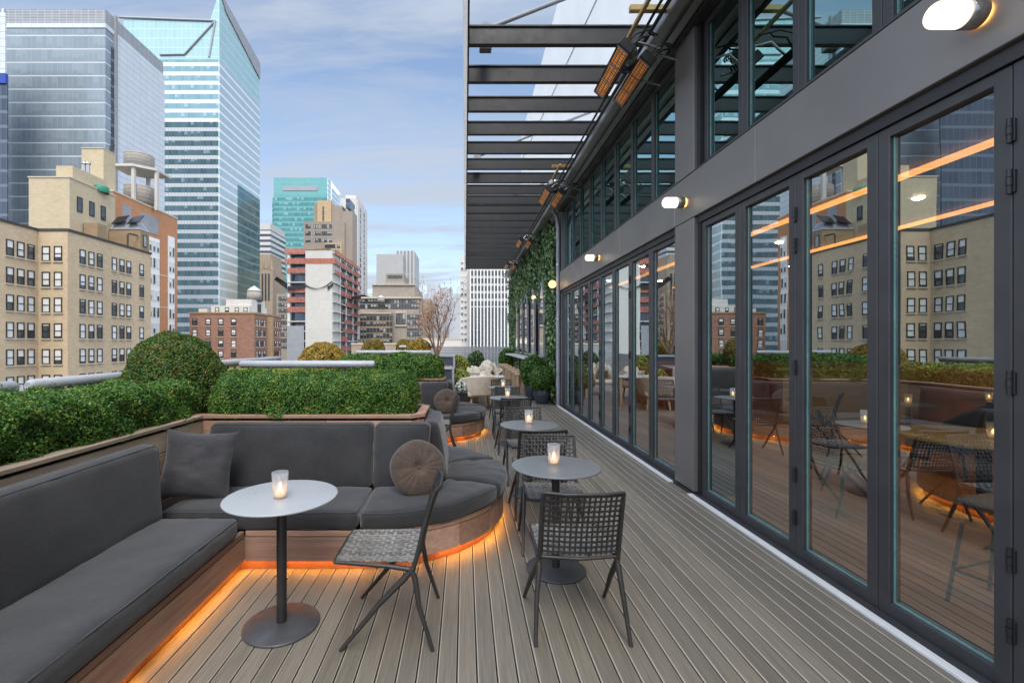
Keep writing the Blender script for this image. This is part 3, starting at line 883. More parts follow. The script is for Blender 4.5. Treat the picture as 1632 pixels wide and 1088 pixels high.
def make_chair():
    t = thing('woven_chair', '', 'chair', (0, 0, 0))
    J = lambda s: Vector((s * .215, -.125, .405))
    for s in (-1, 1):
        mb = MB(); mb.tube([J(s) + Vector((0, -.01, .012)), J(s) + Vector((s * .004, .045, -.05)), (s * .232, .045, .235), (s * .244, .15, .11), (s * .252, .245, .0)], [.015, .017, .015, .0125, .0105], 10)
        mb.build('leg', M['chair_frame'], t, world=False)
        mb = MB(); mb.tube([J(s) + Vector((0, .01, .012)), J(s) + Vector((s * .003, -.015, -.04)), (s * .236, -.165, .22), (s * .252, -.238, .0)], [.014, .016, .0135, .0105], 10)
        mb.build('leg', M['chair_frame'], t, world=False)
    # seat frame
    mb = MB()
    for s in (-1, 1):
        mb.tube([J(s), (s * .218, .0, .425), (s * .215, .16, .436), (s * .205, .285, .44)], [.015, .012, .011, .010], 8)
        mb.tube([J(s) + Vector((0, -.004, 0)), (s * .216, -.15, .47), (s * .217, -.185, .62), (s * .216, -.225, .76), (s * .214, -.245, .815)], [.014, .012, .011, .010, .009], 8)
    mb.tube([(-.205, .285, .44), (-.1, .294, .434), (.1, .294, .434), (.205, .285, .44)], .010, 8)
    mb.tube([(-.216, -.135, .43), (0, -.155, .424), (.216, -.135, .43)], .010, 8)
    mb.tube([(-.214, -.245, .815), (-.1, -.272, .812), (.1, -.272, .812), (.214, -.245, .815)], .009, 8)
    mb.build('frame', M['chair_frame'], t, world=False)
    def seat(u, v):
        x = (u - .5) * .44 * (1 - .06 * v); y = -.135 + v * .42
        return (x, y, .447 - .018 * math.sin(PI * u) * math.sin(PI * (v * .9 + .05)) - .006 * v * 0)
    mb = weave(seat, 15, 15, .0094, .0090); mb.build('seat', M['cane_lit'], t, world=False)
    def backs(u, v):
        x = (u - .5) * .436
        z = .452 + v * .362; lean = -.142 - .06 * v - .045 * v * v
        return (x, lean - .028 * math.sin(PI * u), z)
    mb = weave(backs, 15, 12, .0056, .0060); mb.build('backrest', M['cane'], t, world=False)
    return t
GT, GC, GK = 'round cafe tables down the terrace', 'woven strap chairs', 'frosted candle glasses'
tb = make_table(top=M['table_top_pale']); tb.location = (-1.043, 2.643, 0); tb['label'] = 'round pale topped pedestal table nearest the camera, in front of the bench'; tb['group'] = GT
tb0 = make_table(); tb0.location = (.643, 3.29, 0); tb0['label'] = 'round grey pedestal table behind the foremost chair seen from the back'; tb0['group'] = GT
dup(tb0, (.685, 4.95, 0), .3, 'second grey pedestal table down the walkway, candle near its back edge')
dup(tb0, (.70, 7.42, 0), .9, 'third grey pedestal table down the walkway, level with the second bench')
dup(tb0, (.74, 9.2, 0), 1.4, 'farthest small grey pedestal table, just before the cream draped chairs')
cd = make_candle(); cd.location = (-1.035, 2.60, .736); cd['label'] = 'lit frosted candle glass on the pale table by the bench'; cd['group'] = GK
for (x, y, l) in ((.635, 3.32, 'lit frosted candle glass on the grey table behind the foremost chair'),
                  (.690, 5.02, 'lit frosted candle glass on the second grey table down the walkway'),
                  (.69, 7.5, 'lit frosted candle glass on the third grey table down the walkway'),
                  (.76, 9.25, 'tiny lit candle glass on the farthest grey table')):
    dup(cd, (x, y, .736), random.random() * 3, l, GK)
ch = make_chair(); ch.location = (.626, 2.69, 0); ch['label'] = 'woven chair in the foreground with its open lattice back to the camera'; ch['group'] = GC
for (x, y, rz, l) in ((-.405, 2.67, PI / 2, 'woven chair turned sideways between the pale table and the grey table'),
                      (.70, 3.72, PI - .05, 'woven chair facing the camera behind the first grey table'),
                      (.70, 4.43, .03, 'woven chair on the near side of the second grey table, back to the camera'),
                      (.72, 5.46, PI + .06, 'woven chair facing the camera beyond the second grey table'),
                      (.72, 6.88, .05, 'woven chair on the near side of the third grey table'),
                      (.74, 7.98, PI, 'woven chair facing the camera beyond the third grey table'),
                      (.78, 8.62, -.04, 'woven chair on the near side of the farthest grey table'),
                      (.80, 9.72, PI + .1, 'farthest woven chair, facing the camera beyond the last table'),
                      (-.36, 2.72 + PER, PI / 2 + .05, 'woven chair turned sideways in front of the second bench and its round cushion')):
    dup(ch, (x, y, 0), rz, l, GC)
# ================================================================== HOTEL FACADE
XF = 2.42
hotel = thing('hotel_facade', 'dark bronze glazed hotel facade with folding glass doors along the right of the terrace', 'building', (2.6, 5, 0))
def part(name, mb, m, parent=None, label=None): return mb.build(name, m, parent or hotel, True, label)
# fascia panels with open joints
js = [-1.4, .9, 3.87, 5.365, 7.28, 9.5, 11.85]
for a, b in zip(js, js[1:]):
    mb = MB(); mb.box(XF, XF + .06, a + .0025, b - .0025, 2.94, 3.417, .004); part('fascia_panel', mb, M['fascia'])
mb = MB(); mb.box(XF + .05, XF + .45, -1.4, 11.85, 2.945, 3.41); mb.box(XF + .035, XF + .3, -1.4, 11.85, 2.865, 2.938); part('door_header', mb, M['header'])
mb = MB(); mb.box(XF - .004, XF + .05, -1.4, 11.85, 3.4185, 3.43, .002); part('sill_flashing', mb, M['frame'])
# pier
mb = MB(); mb.box(XF + .003, XF + .10, 4.915, 5.36, .03, 2.935, .004); mb.box(XF + .003, XF + .10, 4.915, 5.36, 3.432, 4.96, .004); part('pier_cladding', mb, M['fascia'])
mb = MB(); mb.box(XF + .09, XF + .45, 4.86, 5.40, 0, 5.0); part('pier_core', mb, M['header'])
# threshold
mb = MB(); mb.box(2.352, 2.405, -1.4, 4.915, -.01, .016, .003); mb.box(2.352, 2.405, 5.36, 11.85, -.01, .016, .003); part('threshold_strip', mb, M['white'])
mb = MB(); mb.box(2.406, 2.7, -1.4, 11.85, -.03, .012); part('door_track', mb, M['frame'])
XD = 2.475
def leaf(ya, yb, z0, z1, sw, name, glass, hinge=None, bot=.075, top=.06, handle=False, x=XD, d=.055):
    f = MB()
    f.box(x, x + d, ya + .002, ya + sw, z0, z1, .004); f.box(x, x + d, yb - sw, yb - .002, z0, z1, .004)
    f.box(x + .001, x + d - .001, ya + sw, yb - sw, z0, z0 + bot, .003); f.box(x + .001, x + d - .001, ya + sw, yb - sw, z1 - top, z1, .003)
    fr = part(name, f, M['frame'])
    g = MB(); g.quad((x + .035, ya + sw, z0 + bot), (x + .035, yb - sw, z0 + bot), (x + .035, yb - sw, z1 - top), (x + .035, ya + sw, z1 - top)); part('pane', g, glass, fr)
    e = MB(); e.box(x + .026, x + .034, yb - sw - .009, yb - sw + .001, z0 + bot, z1 - top); e.box(x + .026, x + .034, ya + sw + .001, yb - sw - .010, z0 + bot - .001, z0 + bot + .009)
    part('glass_edge', e, M['glass_edge'], fr)
    if hinge is not None:
        for zc in (.30, .62, 1.42, 2.33, 2.56):
            h = MB(); h.tube([(x - .012, hinge, zc - .055), (x - .012, hinge, zc - .02)], .011, 10); h.tube([(x - .012, hinge, zc - .017), (x - .012, hinge, zc + .017)], .013, 10); h.tube([(x - .012, hinge, zc + .02), (x - .012, hinge, zc + .055)], .011, 10)
            h.box(x - .010, x + .001, hinge - .018, hinge - .003, zc - .05, zc + .05, .002); h.box(x - .010, x + .001, hinge + .003, hinge + .018, zc - .05, zc + .05, .002)
            part('hinge', h, M['black'], fr)
    return fr
near = [4.855, 4.18, 3.475, 2.785, 2.10, 1.41, .72, .03, -.66, -1.35]
for i, (b, a) in enumerate(zip(near, near[1:])):
    leaf(a, b, .014, 2.862, .076, 'folding_door', M['glass'], hinge=a if i % 2 == 1 else None)
far = [5.41 + .775 * i for i in range(9)]
for i, (a, b) in enumerate(zip(far, far[1:])):
    leaf(a, b, .014, 2.862, .07, 'folding_door', M['glass'], hinge=a if i % 2 == 0 and i else None)
mb = MB(); mb.box(XD, XD + .06, far[-1] + .002, 11.85, 0, 2.862); part('door_jamb', mb, M['frame'])
mb = MB(); mb.box(XD - .01, XD + .06, 4.857, 4.93, 0, 2.862); part('door_jamb', mb, M['header'])
for i, (b, a) in enumerate(zip(near, near[1:])):
    leaf(a, b, 3.432, 4.95, .07, 'clerestory_window', M['glass_up'], x=2.50)
for i, (a, b) in enumerate(zip(far, far[1:])):
    leaf(a, b, 3.432, 4.95, .05, 'clerestory_window', M['glass_up'], x=2.50)
mb = MB(); mb.box(2.46, 2.56, 4.858, 4.92, 3.432, 4.95); part('window_jamb', mb, M['header'])
# head, gutter, roof slab, white upper wall
mb = MB(); mb.box(2.37, 2.62, -1.4, 11.85, 4.952, 5.20, .006); part('head_beam', mb, M['frame'])
mb = MB(); mb.box(2.10, 2.365, -1.4, 24.2, 4.99, 5.16, .01); part('gutter', mb, M['gutter'])
mb = MB(); mb.tube([(2.045, -1.4, 5.03), (2.045, 24.2, 5.03)], .022, 8); mb.tube([(1.985, -1.4, 5.06), (1.985, 24.2, 5.06)], .016, 8); mb.tube([(2.235, -1.4, 4.965), (2.235, 11.8, 4.965)], .013, 8); part('cable_rail', mb, M['header'])
mb = MB(); mb.box(2.37, 9.2, -3.2, 24.2, 5.215, 5.4); part('roof_slab', mb, M['plaster'])
mb = MB(); mb.box(2.92, 9.2, -6, 24.2, 5.41, 12.3); part('upper_wall', mb, M['plaster'])
mb = MB(); mb.tube([(2.91, 4.2, 8.4), (2.91, 24., 11.0)], .012, 6); part('wall_joint', mb, M['gutter'])
# wall behind the ivy
mb = MB(); mb.box(2.47, 2.9, 11.86, 24.2, -.02, 5.2); part('side_wall', mb, M['parapet'])
# ---- interior seen through the glass
mb = MB(); y = -3.
x = 2.71
while x < 9.1:
    yy = -3. - (x * 7.3) % 2.
    while yy < 11.8:
        mb.box(x, x + .138, max(yy, -3), min(yy + 2.0, 11.8) - .003, -.02, .006, .002); yy += 2.0
    x += .14
part('interior_floor', mb, M['int_floor'])
mb = MB(); mb.box(9.1, 9.2, -3, 11.85, -.1, 1.15); mb.box(2.9, 9.1, 11.75, 11.85, -.1, 1.15); part('interior_dado', mb, M['int_wall'])
mb = MB(); mb.box(9.12, 9.25, -3, 11.85, 1.15, 5.2); mb.box(2.9, 9.1, 11.77, 11.88, 1.15, 5.2); mb.box(2.45, 9.1, -3.2, -3.05, -.1, 5.2); part('interior_wall', mb, M['int_dark'])
mb = MB(); mb.box(2.72, 9.1, -3.05, 11.75, 2.95, 3.35); part('interior_ceiling', mb, M['int_dark'])
for (x, l) in ((3.45, 0), (4.95, 0)):
    mb = MB(); mb.box(x - .04, x + .04, -2.5, 11., 2.90, 2.925); part('strip_light', mb, M['strip'])
for x in (3.1, 4.2, 5.7, 7.2):
    for y in (-1.5, .5, 2.4, 4.3, 6.2, 8.1, 10.):
        mb = MB(); mb.lathe([(0, 0), (.035, 0), (.045, .012), (0, .012)], (x, y, 2.934), 12); part('downlight', mb, M['downlight'])
mb = MB(); mb.box(2.72, 9.1, -3.05, 11.75, 4.95, 5.05); part('interior_ceiling', mb, M['int_dark'])
mb = MB(); mb.box(6.5, 8.6, 9.0, 9.5, 0, 1.05, .01); mb.box(6.4, 8.7, 8.95, 9.55, 1.055, 1.1, .006); part('bar_counter', mb, M['table_wood'])
# interior furniture
def big_table(loc):
    t = thing('dining_table', 'large round blond wood table inside behind the glass doors, candle on it', 'table', loc)
    mb = MB(); mb.lathe([(0, .715), (.60, .715), (.62, .72), (.62, .745), (.61, .75), (0, .75)], n=64); mb.build('table_top', M['table_wood'], t, world=False)
    mb = MB(); mb.lathe([(.05, .02), (.05, .714)], n=20); mb.build('column', M['dark_metal'], t, world=False)
    mb = MB(); mb.lathe([(0, .008), (.32, .008), (.32, .02), (.05, .03), (0, .03)], n=40); mb.build('base', M['dark_metal'], t, world=False)
big_table((4.75, 4.25, 0))
dup(cd, (4.72, 4.15, .751), 0, 'candle glass on the round blond table behind the glass doors', GK)
for (x, y, l) in ((3.7, 7.2, 'small table with candle inside, behind the second glass pane'), (6.3, 6.6, 'small table with candle deep inside, left of the pair behind the glass'), (7.9, 7.0, 'small table with candle deep inside, right of the pair behind the glass')):
    dup(tb0, (x, y, .006), 0, l, 'small tables inside the restaurant')
    dup(cd, (x, y, .743), 0, 'candle on the ' + l.replace(' with candle', ''), GK)
for (x, y, rz, l) in ((4.3, 3.4, .2, 'woven chair inside behind the glass doors, near side of the blond table'), (5.5, 3.8, 1.2, 'woven chair inside, right of the blond table'),
                      (4.2, 5.1, -2.2, 'woven chair inside, beyond the blond table'), (3.6, 4.5, -1.5, 'woven chair inside, between the glass and the blond table'),
                      (3.35, 6.6, .4, 'woven chair inside, near side of the small table behind the second pane'), (3.9, 7.9, 2.9, 'woven chair inside, far side of the small table behind the second pane'),
                      (5.6, 7.3, .8, 'woven chair inside, left of the small candle table'), (6.6, 4.4, 1.7, 'woven chair inside, deep to the right of the blond table')):
    dup(ch, (x, y, .006), rz, l, 'woven chairs inside the restaurant')
def armchair(loc, rz, label):
    t = thing('armchair', label, 'armchair', loc, rz, 'dark armchairs inside')
    mb = MB(); mb.T = None
    cushion(lambda u, v, w: (-.3 + u, -.28 + v, .30 + w), .6, .58, .16, .05, .02, 8, 8, 2, .003).build('seat', M['charcoal'], t, world=False)
    def bk(u, v, w):
        a = -1.35 + 2.7 * u / 1.2; rr = .36 - v
        return (rr * math.sin(a), -rr * math.cos(a) + .02, .32 + w * (1 - .35 * (abs(a) / 1.35) ** 2))
    cushion(bk, 1.2, .08, .52, .035, .0, 14, 3, 5, .002).build('backrest', M['charcoal'], t, world=False)
    for sx in (-1, 1):
        for sy in (-1, 1):
            q = MB(); q.tube([(sx * .22, sy * .2, .31), (sx * .27, sy * .25, 0)], [.015, .01], 8); q.build('leg', M['dark_metal'], t, world=False)
armchair((5.9, 5.7, .006), .5, 'dark upholstered armchair inside, left of two beyond the blond table')
armchair((7.1, 6.2, .006), -.4, 'dark upholstered armchair inside, right of two beyond the blond table')
def bar_stool(loc, rz, label):
    t = thing('bar_stool', label, 'stool', loc, rz)
    q = MB(); q.box(-.19, .19, -.18, .18, .62, .645, .008); q.build('seat', M['slat'], t, world=False)
    for sx in (-1, 1):
        for sy in (-1, 1):
            q = MB(); q.tube([(sx * .15, sy * .14, .62), (sx * .21, sy * .2, 0)], .011, 8); q.build('leg', M['dark_metal'], t, world=False)
    q = MB(); q.tube([(-.19, -.18, .2), (.19, -.18, .2), (.19, .18, .2), (-.19, .18, .2), (-.19, -.18, .2)], .008, 6); q.build('footrest', M['dark_metal'], t, world=False)
bar_stool((3.25, 2.75, .006), .3, 'tall slim stool just inside the nearest folding door')

# ---- wall lamps
def wall_lamp(y, label, x=XF, z=3.15):
    t = thing('wall_lamp', label, 'lamp', (x, y, z), 0, 'pill shaped wall lamps on the fascia')
    r = .058
    mb = MB(T=Matrix.Rotation(-PI / 2, 4, 'Y')); mb.lathe([(0, .014), (r + .004, .014), (r + .004, .085), (r - .002, .088), (0, .088)], n=32); mb.build('lamp_base', M['steel'], t, world=False)
    mb = MB(T=Matrix.Rotation(-PI / 2, 4, 'Y')); pr = [(r - .004, .0885), (r, .092), (r, .20)] + [(r * math.cos(a), .20 + r * .75 * math.sin(a)) for a in np.linspace(.15, PI / 2 - .01, 7)] + [(0, .20 + r * .75)]
    mb.lathe(pr, n=32); mb.build('lamp_globe', M['lamp_glow'], t, world=False)
    mb = MB(T=Matrix.Rotation(-PI / 2, 4, 'Y')); mb.lathe([(.025, .012), (.047, .012)], n=32); mb.build('back_glow', M['amber_glow'], t, world=False)  # hidden glowing ring, added to throw a halo onto the fascia
    return t
wall_lamp(2.18, 'pill shaped lit wall lamp at the top right, largest and nearest on the fascia', z=3.14)
wall_lamp(5.12, 'pill shaped lit wall lamp on the pier between the two door sets')
wall_lamp(8.42, 'pill shaped lit wall lamp on the fascia above the far folding doors')
def globe_lamp(y, z, label, r=.10):
    t = thing('globe_lamp', label, 'lamp', (2.25, y, z), 0, 'warm globe lamps in the ivy')
    mb = MB(); mb.sphere((0, 0, 0), r, 18, 10); mb.build('lamp_globe', M['bulb'], t, world=False)
    mb = MB(); mb.tube([(.02, 0, .0), (.22, 0, 0)], .02, 8); mb.build('bracket', M['steel'], t, world=False)
globe_lamp(11.95, 3.12, 'warm lit globe lamp at the near edge of the ivy wall, largest of them')
globe_lamp(15.2, 3.1, 'warm lit globe lamp midway along the ivy wall above the pointed mirrors', .07)
#globe_lamp(18.6, 2.9, 'small warm globe lamp further along the ivy wall', .07)
#globe_lamp(22., 2.7, 'tiny warm globe lamp at the far end of the ivy wall', .07)

# ================================================================== PERGOLA
perg = thing('pergola', 'dark steel pergola with white outer edge, cross beams above the walkway', 'pergola', (0, 14, 5.2))
ZB = 5.2
for i in range(-3, 22):
    y = 5.597 + .803 * i
    mb = MB(); mb.box(.052, 2.36, y, y + .05, ZB + .012, ZB + .205, .004); bm = part('cross_beam', mb, M['pergola'], perg)
    mb = MB(); mb.box(.052, 2.36, y - .012, y + .062, ZB, ZB + .0115, .002); mb.box(.052, 2.36, y - .02, y + .08, ZB + .2055, ZB + .228, .003); part('flange', mb, M['header'], bm)
y = -1.4
mb = MB()
while y < 22.6:
    y1 = min(y + 1.606, 22.62); mb.quad((-.022, y + .004, ZB - .03), (.030, y + .004, ZB - .03), (.030, y1 - .004, ZB - .03), (-.022, y1 - .004, ZB - .03)); mb.quad((-.022, y + .004, ZB - .03), (-.022, y1 - .004, ZB - .03), (-.022, y1 - .004, ZB + .12), (-.022, y + .004, ZB + .12)); y = y1
part('edge_fascia', mb, M['edge_white'], perg)
mb = MB(); mb.box(.0305, .0515, -1.4, 22.6, ZB - .02, ZB + .3); part('edge_beam', mb, M['header'], perg)
mb = MB(); mb.box(.052, 2.095, 22.55, 22.61, ZB + .004, ZB + .19); part('end_beam', mb, M['header'], perg)
for (y, k) in ((5.05, 0), (9.2, 1), (13.4, 2), (17.6, 3)):
    t = thing('tie_rod', ['pale steel tie rod above the first beams, running up to the white wall', 'pale steel tie rod above the sixth beam', 'far pale tie rod above the middle of the pergola', 'farthest pale tie rod above the pergola end'][k], 'tie rod', (.25, y + 1, ZB + .45), 0, 'tie rods over the pergola')
    mb = MB(); mb.tube([(.27, y + 1.05, ZB + .52), (2.9, y + 1.05, ZB + 1.55)], .028, 10); part('rod', mb, M['slat'], t)
    mb = MB(); mb.tube([(.27, y + .98, ZB + .5), (.27, y + 1.12, ZB + .5)], .075, 16); mb.box(.19, .35, y + .99, y + 1.11, ZB + .236, ZB + .49, .01); part('clevis', mb, M['slat'], t)

# ---- heaters in pairs under the gutter
def heater_proto():
    t = thing('patio_heater', '', 'heater')
    L, Wd = .86, .125
    mb = MB(); mb.box(-Wd / 2 - .015, Wd / 2 + .015, -L / 2, L / 2, .018, .085, .012); mb.box(-Wd / 2 - .02, Wd / 2 + .02, -L / 2 - .03, -L / 2, -.004, .10, .008); mb.box(-Wd / 2 - .02, Wd / 2 + .02, L / 2, L / 2 + .03, -.004, .10, .008)
    mb.box(-Wd / 2 - .018, -Wd / 2, -L / 2, L / 2, -.004, .0175); mb.box(Wd / 2, Wd / 2 + .018, -L / 2, L / 2, -.004, .0175)
    mb.build('housing', M['black'], t, world=False)
    for i in range(3):
        a = -L / 2 + .012 + i * (L - .012) / 3
        q = MB(); q.box(-Wd / 2 + .002, Wd / 2 - .002, a, a + (L - .012) / 3 - .016, .002, .0175, .002); q.build('ceramic_panel', M['heater_face'], t, world=False)
    for i in range(4):
        a = -L / 2 + .006 + i * (L - .012) / 3
        q = MB(); q.box(-Wd / 2 - .012, Wd / 2 + .012, a - .006, a + .006, -.006, .001, .001); q.build('guard_bar', M['rail'], t, world=False)
    mb = MB(); mb.tube([(0, -.25, .085), (.02, -.25, .28), (.25, -.25, .40)], .014, 8); mb.build('bracket', M['steel'], t, world=False); mb = MB(); mb.tube([(0, .25, .085), (.02, .25, .28), (.25, .25, .40)], .014, 8); mb.build('bracket', M['steel'], t, world=False)
    mb = MB(); mb.tube([(.03, -.40, .08), (.06, -.46, .2), (.10, -.40, .30), (.04, -.34, .36), (.12, -.3, .42)], .010, 8); mb.tube([(-.02, -.42, .08), (0, -.5, .16), (.06, -.46, .30), (.15, -.36, .40)], .008, 8); mb.build('hose', M['black'], t, world=False)
    return t
hp = heater_proto()
GH = 'orange faced patio heaters under the gutter'
hn = [('nearest pair', 5.18), ('second pair', 9.55), ('third pair', 14.0), ('farthest pair', 18.2)]
first = True
for nm, y in hn:
    for s, (x, z, yo) in enumerate(((1.62, 4.60, 0), (1.93, 4.62, .24))):
        l = 'patio heater with orange ceramic face, %s one of the %s' % (('left', 'right')[s], nm)
        if first:
            hp.location = (x, y, z); o = hp; hp['label'] = l; hp['group'] = GH; first = False
        else: o = dup(hp, (x, y + yo, z), 0, l, GH)
        o.rotation_euler = (0, R(42), 0)
# timber braces, rope coils and a pipe tangle at the gutter
for (y, k) in ((5.62, 0), (9.95, 1)):
    t = thing('hoist_bracket', ['weathered timber brace with pulley and cables above the nearest heaters', 'timber brace with pulley and cables above the second heaters'][k], 'bracket', (2.0, y, 5.0))
    mb = MB(); mb.box(1.72, 2.16, y - .80, y - .74, 5.06, 5.12, .004); mb.box(1.80, 1.84, y - 1.1, y - .2, 4.98, 5.02, .004); part('timber_brace', mb, M['table_wood'], t)
    mb = MB(); mb.lathe([(0, -.06), (.11, -.06), (.13, -.03), (.13, .03), (.11, .06), (0, .06)], (1.86, y - .25, 4.93), 20); part('pulley', mb, M['steel'], t)
    mb = MB()
    for i in range(4):
        c = (1.86 + i * .02, y - .25 + .03 * i, 4.9); mb.tube([(c[0] + .13 * math.cos(a) * (1 - .1 * i), c[1] + .05 * math.sin(a * 2), c[2] + .12 * math.sin(a)) for a in np.linspace(0, 5.5, 22)], .009, 6)
    part('cable', mb, M['black'], t)

# downpipe at the ivy edge
t = thing('downpipe', 'pale grey downpipe between the ivy wall and the far folding doors', 'pipe', (2.40, 11.9, 0))
mb = MB(); mb.tube([(2.40, 11.93, .0), (2.40, 11.93, 4.6), (2.34, 11.85, 4.85), (2.22, 11.75, 4.96)], .045, 14); part('pipe', mb, M['rail'], t)
mb = MB(); mb.box(2.36, 2.47, 11.98, 12.10, 0, 5.0, .01); part('corner_post', mb, M['rail'], t)
for z in (.8, 2.2, 3.6):
    mb = MB(); mb.tube([(2.40, 11.93, z), (2.40, 11.93, z + .04)], .055, 14); part('clamp', mb, M['steel'], t)

# ---- ivy
n = 26000
yy = 12.0 + RNG.random(n) * 12.1; zz = .1 + RNG.random(n) * 4.95
keep = ~((yy > 13.15) & (yy < 20.9) & (zz > 1.22 + .1 * np.sin(yy * 6)) & (zz < 3.0 + .22 * np.sin(yy * 5 + 1) + .15 * np.sin(yy * 13)))
MY = [13.72, 15.5, 17.2, 18.75, 20.3]; MW = .90
for my in MY:
    keep &= ~((np.abs(yy - my) < MW * .5 + .02) & (zz > 1.25) & (zz < 3.25 + .1 * np.sin(yy * 9)))
edge = np.abs(lump(np.stack([yy, zz, yy * 0], 1), 2.2, 3.))
pts = np.stack([2.42 - .06 - RNG.random(n) * (.05 + .13 * edge), yy, zz], 1)[keep]
top = (pts[:, 2] > 4.75 + .25 * np.sin(pts[:, 1] * 5.)); pts = pts[~top]
nrm = np.tile(np.array([-1., -.25, .2]), (len(pts), 1))
v, q = leaf_quads(pts, nrm, .115, .8, .5)
mb = MB(); mb.box(2.36, 2.379, 13.1, 20.95, 1.1, 3.2); part('mirror_backing', mb, M['black'])
mbk = MB(); mbk.box(2.38, 2.465, 12.12, 24.1, .02, 4.85)
nv = len(v); v = np.vstack([v, np.array(mbk.v)]); q = np.vstack([q, np.array(mbk.f) + nv])
o = np_mesh('ivy', v, q, [M['ivy_leaf'], M['leaf_core']], np.concatenate([np.zeros(len(q) - 6, int), np.ones(6, int)]))
tag(o, 'dense green ivy covering the wall beyond the folding doors', 'ivy')
o['kind'] = 'stuff'
pos = ['nearest, widest looking', 'second', 'third', 'fourth', 'farthest']
for i, my in enumerate(MY):
    t = thing('arched_mirror', 'tall pointed grey framed mirror in the ivy, %s of the five' % pos[i], 'mirror', (2.3, my, 1.25), 0, 'pointed mirrors in the ivy')
    w = MW / 2
    def outline(w, zt, zs, z0): return [(-w, z0), (w, z0), (w, zs), (w * .75, zs + (zt - zs) * .45), (w * .35, zs + (zt - zs) * .82), (0, zt), (-w * .35, zs + (zt - zs) * .82), (-w * .75, zs + (zt - zs) * .45), (-w, zs)]
    oo = outline(w, 3.42, 2.85, 1.2); ii = outline(w - .04, 3.34, 2.83, 1.25)
    mb = MB(); vs = [(2.24, my + a, b) for a, b in oo] + [(2.24, my + a, b) for a, b in ii] + [(2.30, my + a, b) for a, b in oo]
    k = len(oo); fs = [(j, (j + 1) % k, k + (j + 1) % k, k + j) for j in range(k)] + [(j, 2 * k + j, 2 * k + (j + 1) % k, (j + 1) % k) for j in range(k)]
    mb.add(vs, fs); part('mirror_frame', mb, M['slat'], t)
    mb = MB(); mb.add([(2.255, my + a, b) for a, b in ii], [tuple(range(k))]); part('mirror_glass', mb, M['mirror'], t)

# ================================================================== FAR END OF THE TERRACE
# pots with round shrubs on the right
def potted(label, loc, pr, ph, rx, rz, N, size, mats, seed, zoff=.8):
    t = thing('potted_shrub', label, 'potted plant', loc, 0, 'potted shrubs on the terrace')
    mb = MB(); mb.lathe([(0, 0), (pr * .62, 0), (pr * .8, ph * .2), (pr, ph * .7), (pr * .96, ph), (pr * .86, ph), (pr * .86, ph * .9), (0, ph * .9)], n=14, smooth=False); mb.build('pot', M['pot'], t, world=False)
    mb = MB(); mb.tube([(0, 0, ph * .88), (.01, 0, ph + rz * .4)], .02, 8); mb.build('stem', M['bark'], t, world=False)
    bush('foliage', '', rx, rz, (0, 0, ph + rz * zoff), N, size, mats, seed, parent=t)
    return t
potted('round green shrub in a slate pot by the downpipe, front one of the near pair', (2.05, 12.35, 0), .235, .36, .33, .36, 3500, .05, [M['box_leaf'], M['leaf_core']], 3.)
potted('taller green shrub in a slate pot behind the front pot, against the ivy', (1.93, 13.2, 0), .23, .42, .36, .46, 3500, .055, [M['box_leaf'], M['leaf_core']], 4.)
potted('green ball shrub in a slate pot at the far end of the wooden stools', (1.95, 21.6, 0), .26, .42, .40, .52, 2500, .07, [M['box_leaf'], M['leaf_core']], 5.)
potted('dark green clipped ball shrub behind the cream draped chairs', (.40, 17.2, 0), .25, .42, .34, .50, 2500, .06, [M['ivy_leaf'], M['leaf_core']], 6.)
potted('lime yellow shrub beside the black planter', (-.20, 13.6, 0), .25, .48, .36, .40, 2500, .06, [M['lime_leaf'], M['leaf_core']], 7., .9)
potted('lower lime yellow shrub in front of the other lime shrub', (-.17, 12.4, 0), .22, .36, .33, .30, 2500, .055, [M['lime_leaf'], M['leaf_core']], 8., .9)
# white flowers in a square black pot
t = thing('flower_pot', 'white flowering plant in a square black pot beside the second bench end', 'potted plant', (-.04, 11.2, 0))
mb = MB(); mb.box(-.15, .15, -.15, .15, 0, .42, .01); mb.box(-.165, .165, -.165, .165, .38, .43, .008); mb.build('pot', M['black'], t, world=False)
bush('foliage', '', .17, .17, (0, 0, .52), 900, .06, [M['ivy_leaf'], M['leaf_core']], 2., parent=t)
p, nn = ball_pts(.19, .19, 260, 3.); v, q = leaf_quads(p, nn, .055, .95, .4); o = np_mesh('blossom', v, q, M['petal'], None, t); o.location = (0, 0, .53)

# cream draped chairs: timber legs, shell and a fleece over each
def fleece(label, loc, rz, w, d, hz, seed):
    n = 26; mb = MB(); vs = []; fs = []
    for i in range(n + 1):
        for j in range(n + 1):
            u, v = i / n * 2 - 1, j / n * 2 - 1
            sh = 1 + .13 * math.sin(5 * math.atan2(v, u) + seed)
            x = u * w * .5 * sh; y = v * d * .5 * sh
            e = max(abs(u), abs(v)); drop = max(0, e - .62) / .38
            z = hz(u, v) - drop ** 1.5 * .16
            z += fnoise((x, y, seed), 9., seed) * .045 + fnoise((x, y, seed), 24., seed) * .02
            vs.append((x, y, z))
    for i in range(n):
        for j in range(n):
            fs.append((i * (n + 1) + j, (i + 1) * (n + 1) + j, (i + 1) * (n + 1) + j + 1, i * (n + 1) + j + 1))
    mb.add(vs, fs, 0, True); o = mb.build('fleece_throw', M['fleece']); o.location = loc; o.rotation_euler = (0, 0, rz)
    md = o.modifiers.new('thick', 'SOLIDIFY'); md.thickness = .035
    return tag(o, label, 'throw', 'cream fleece throws')
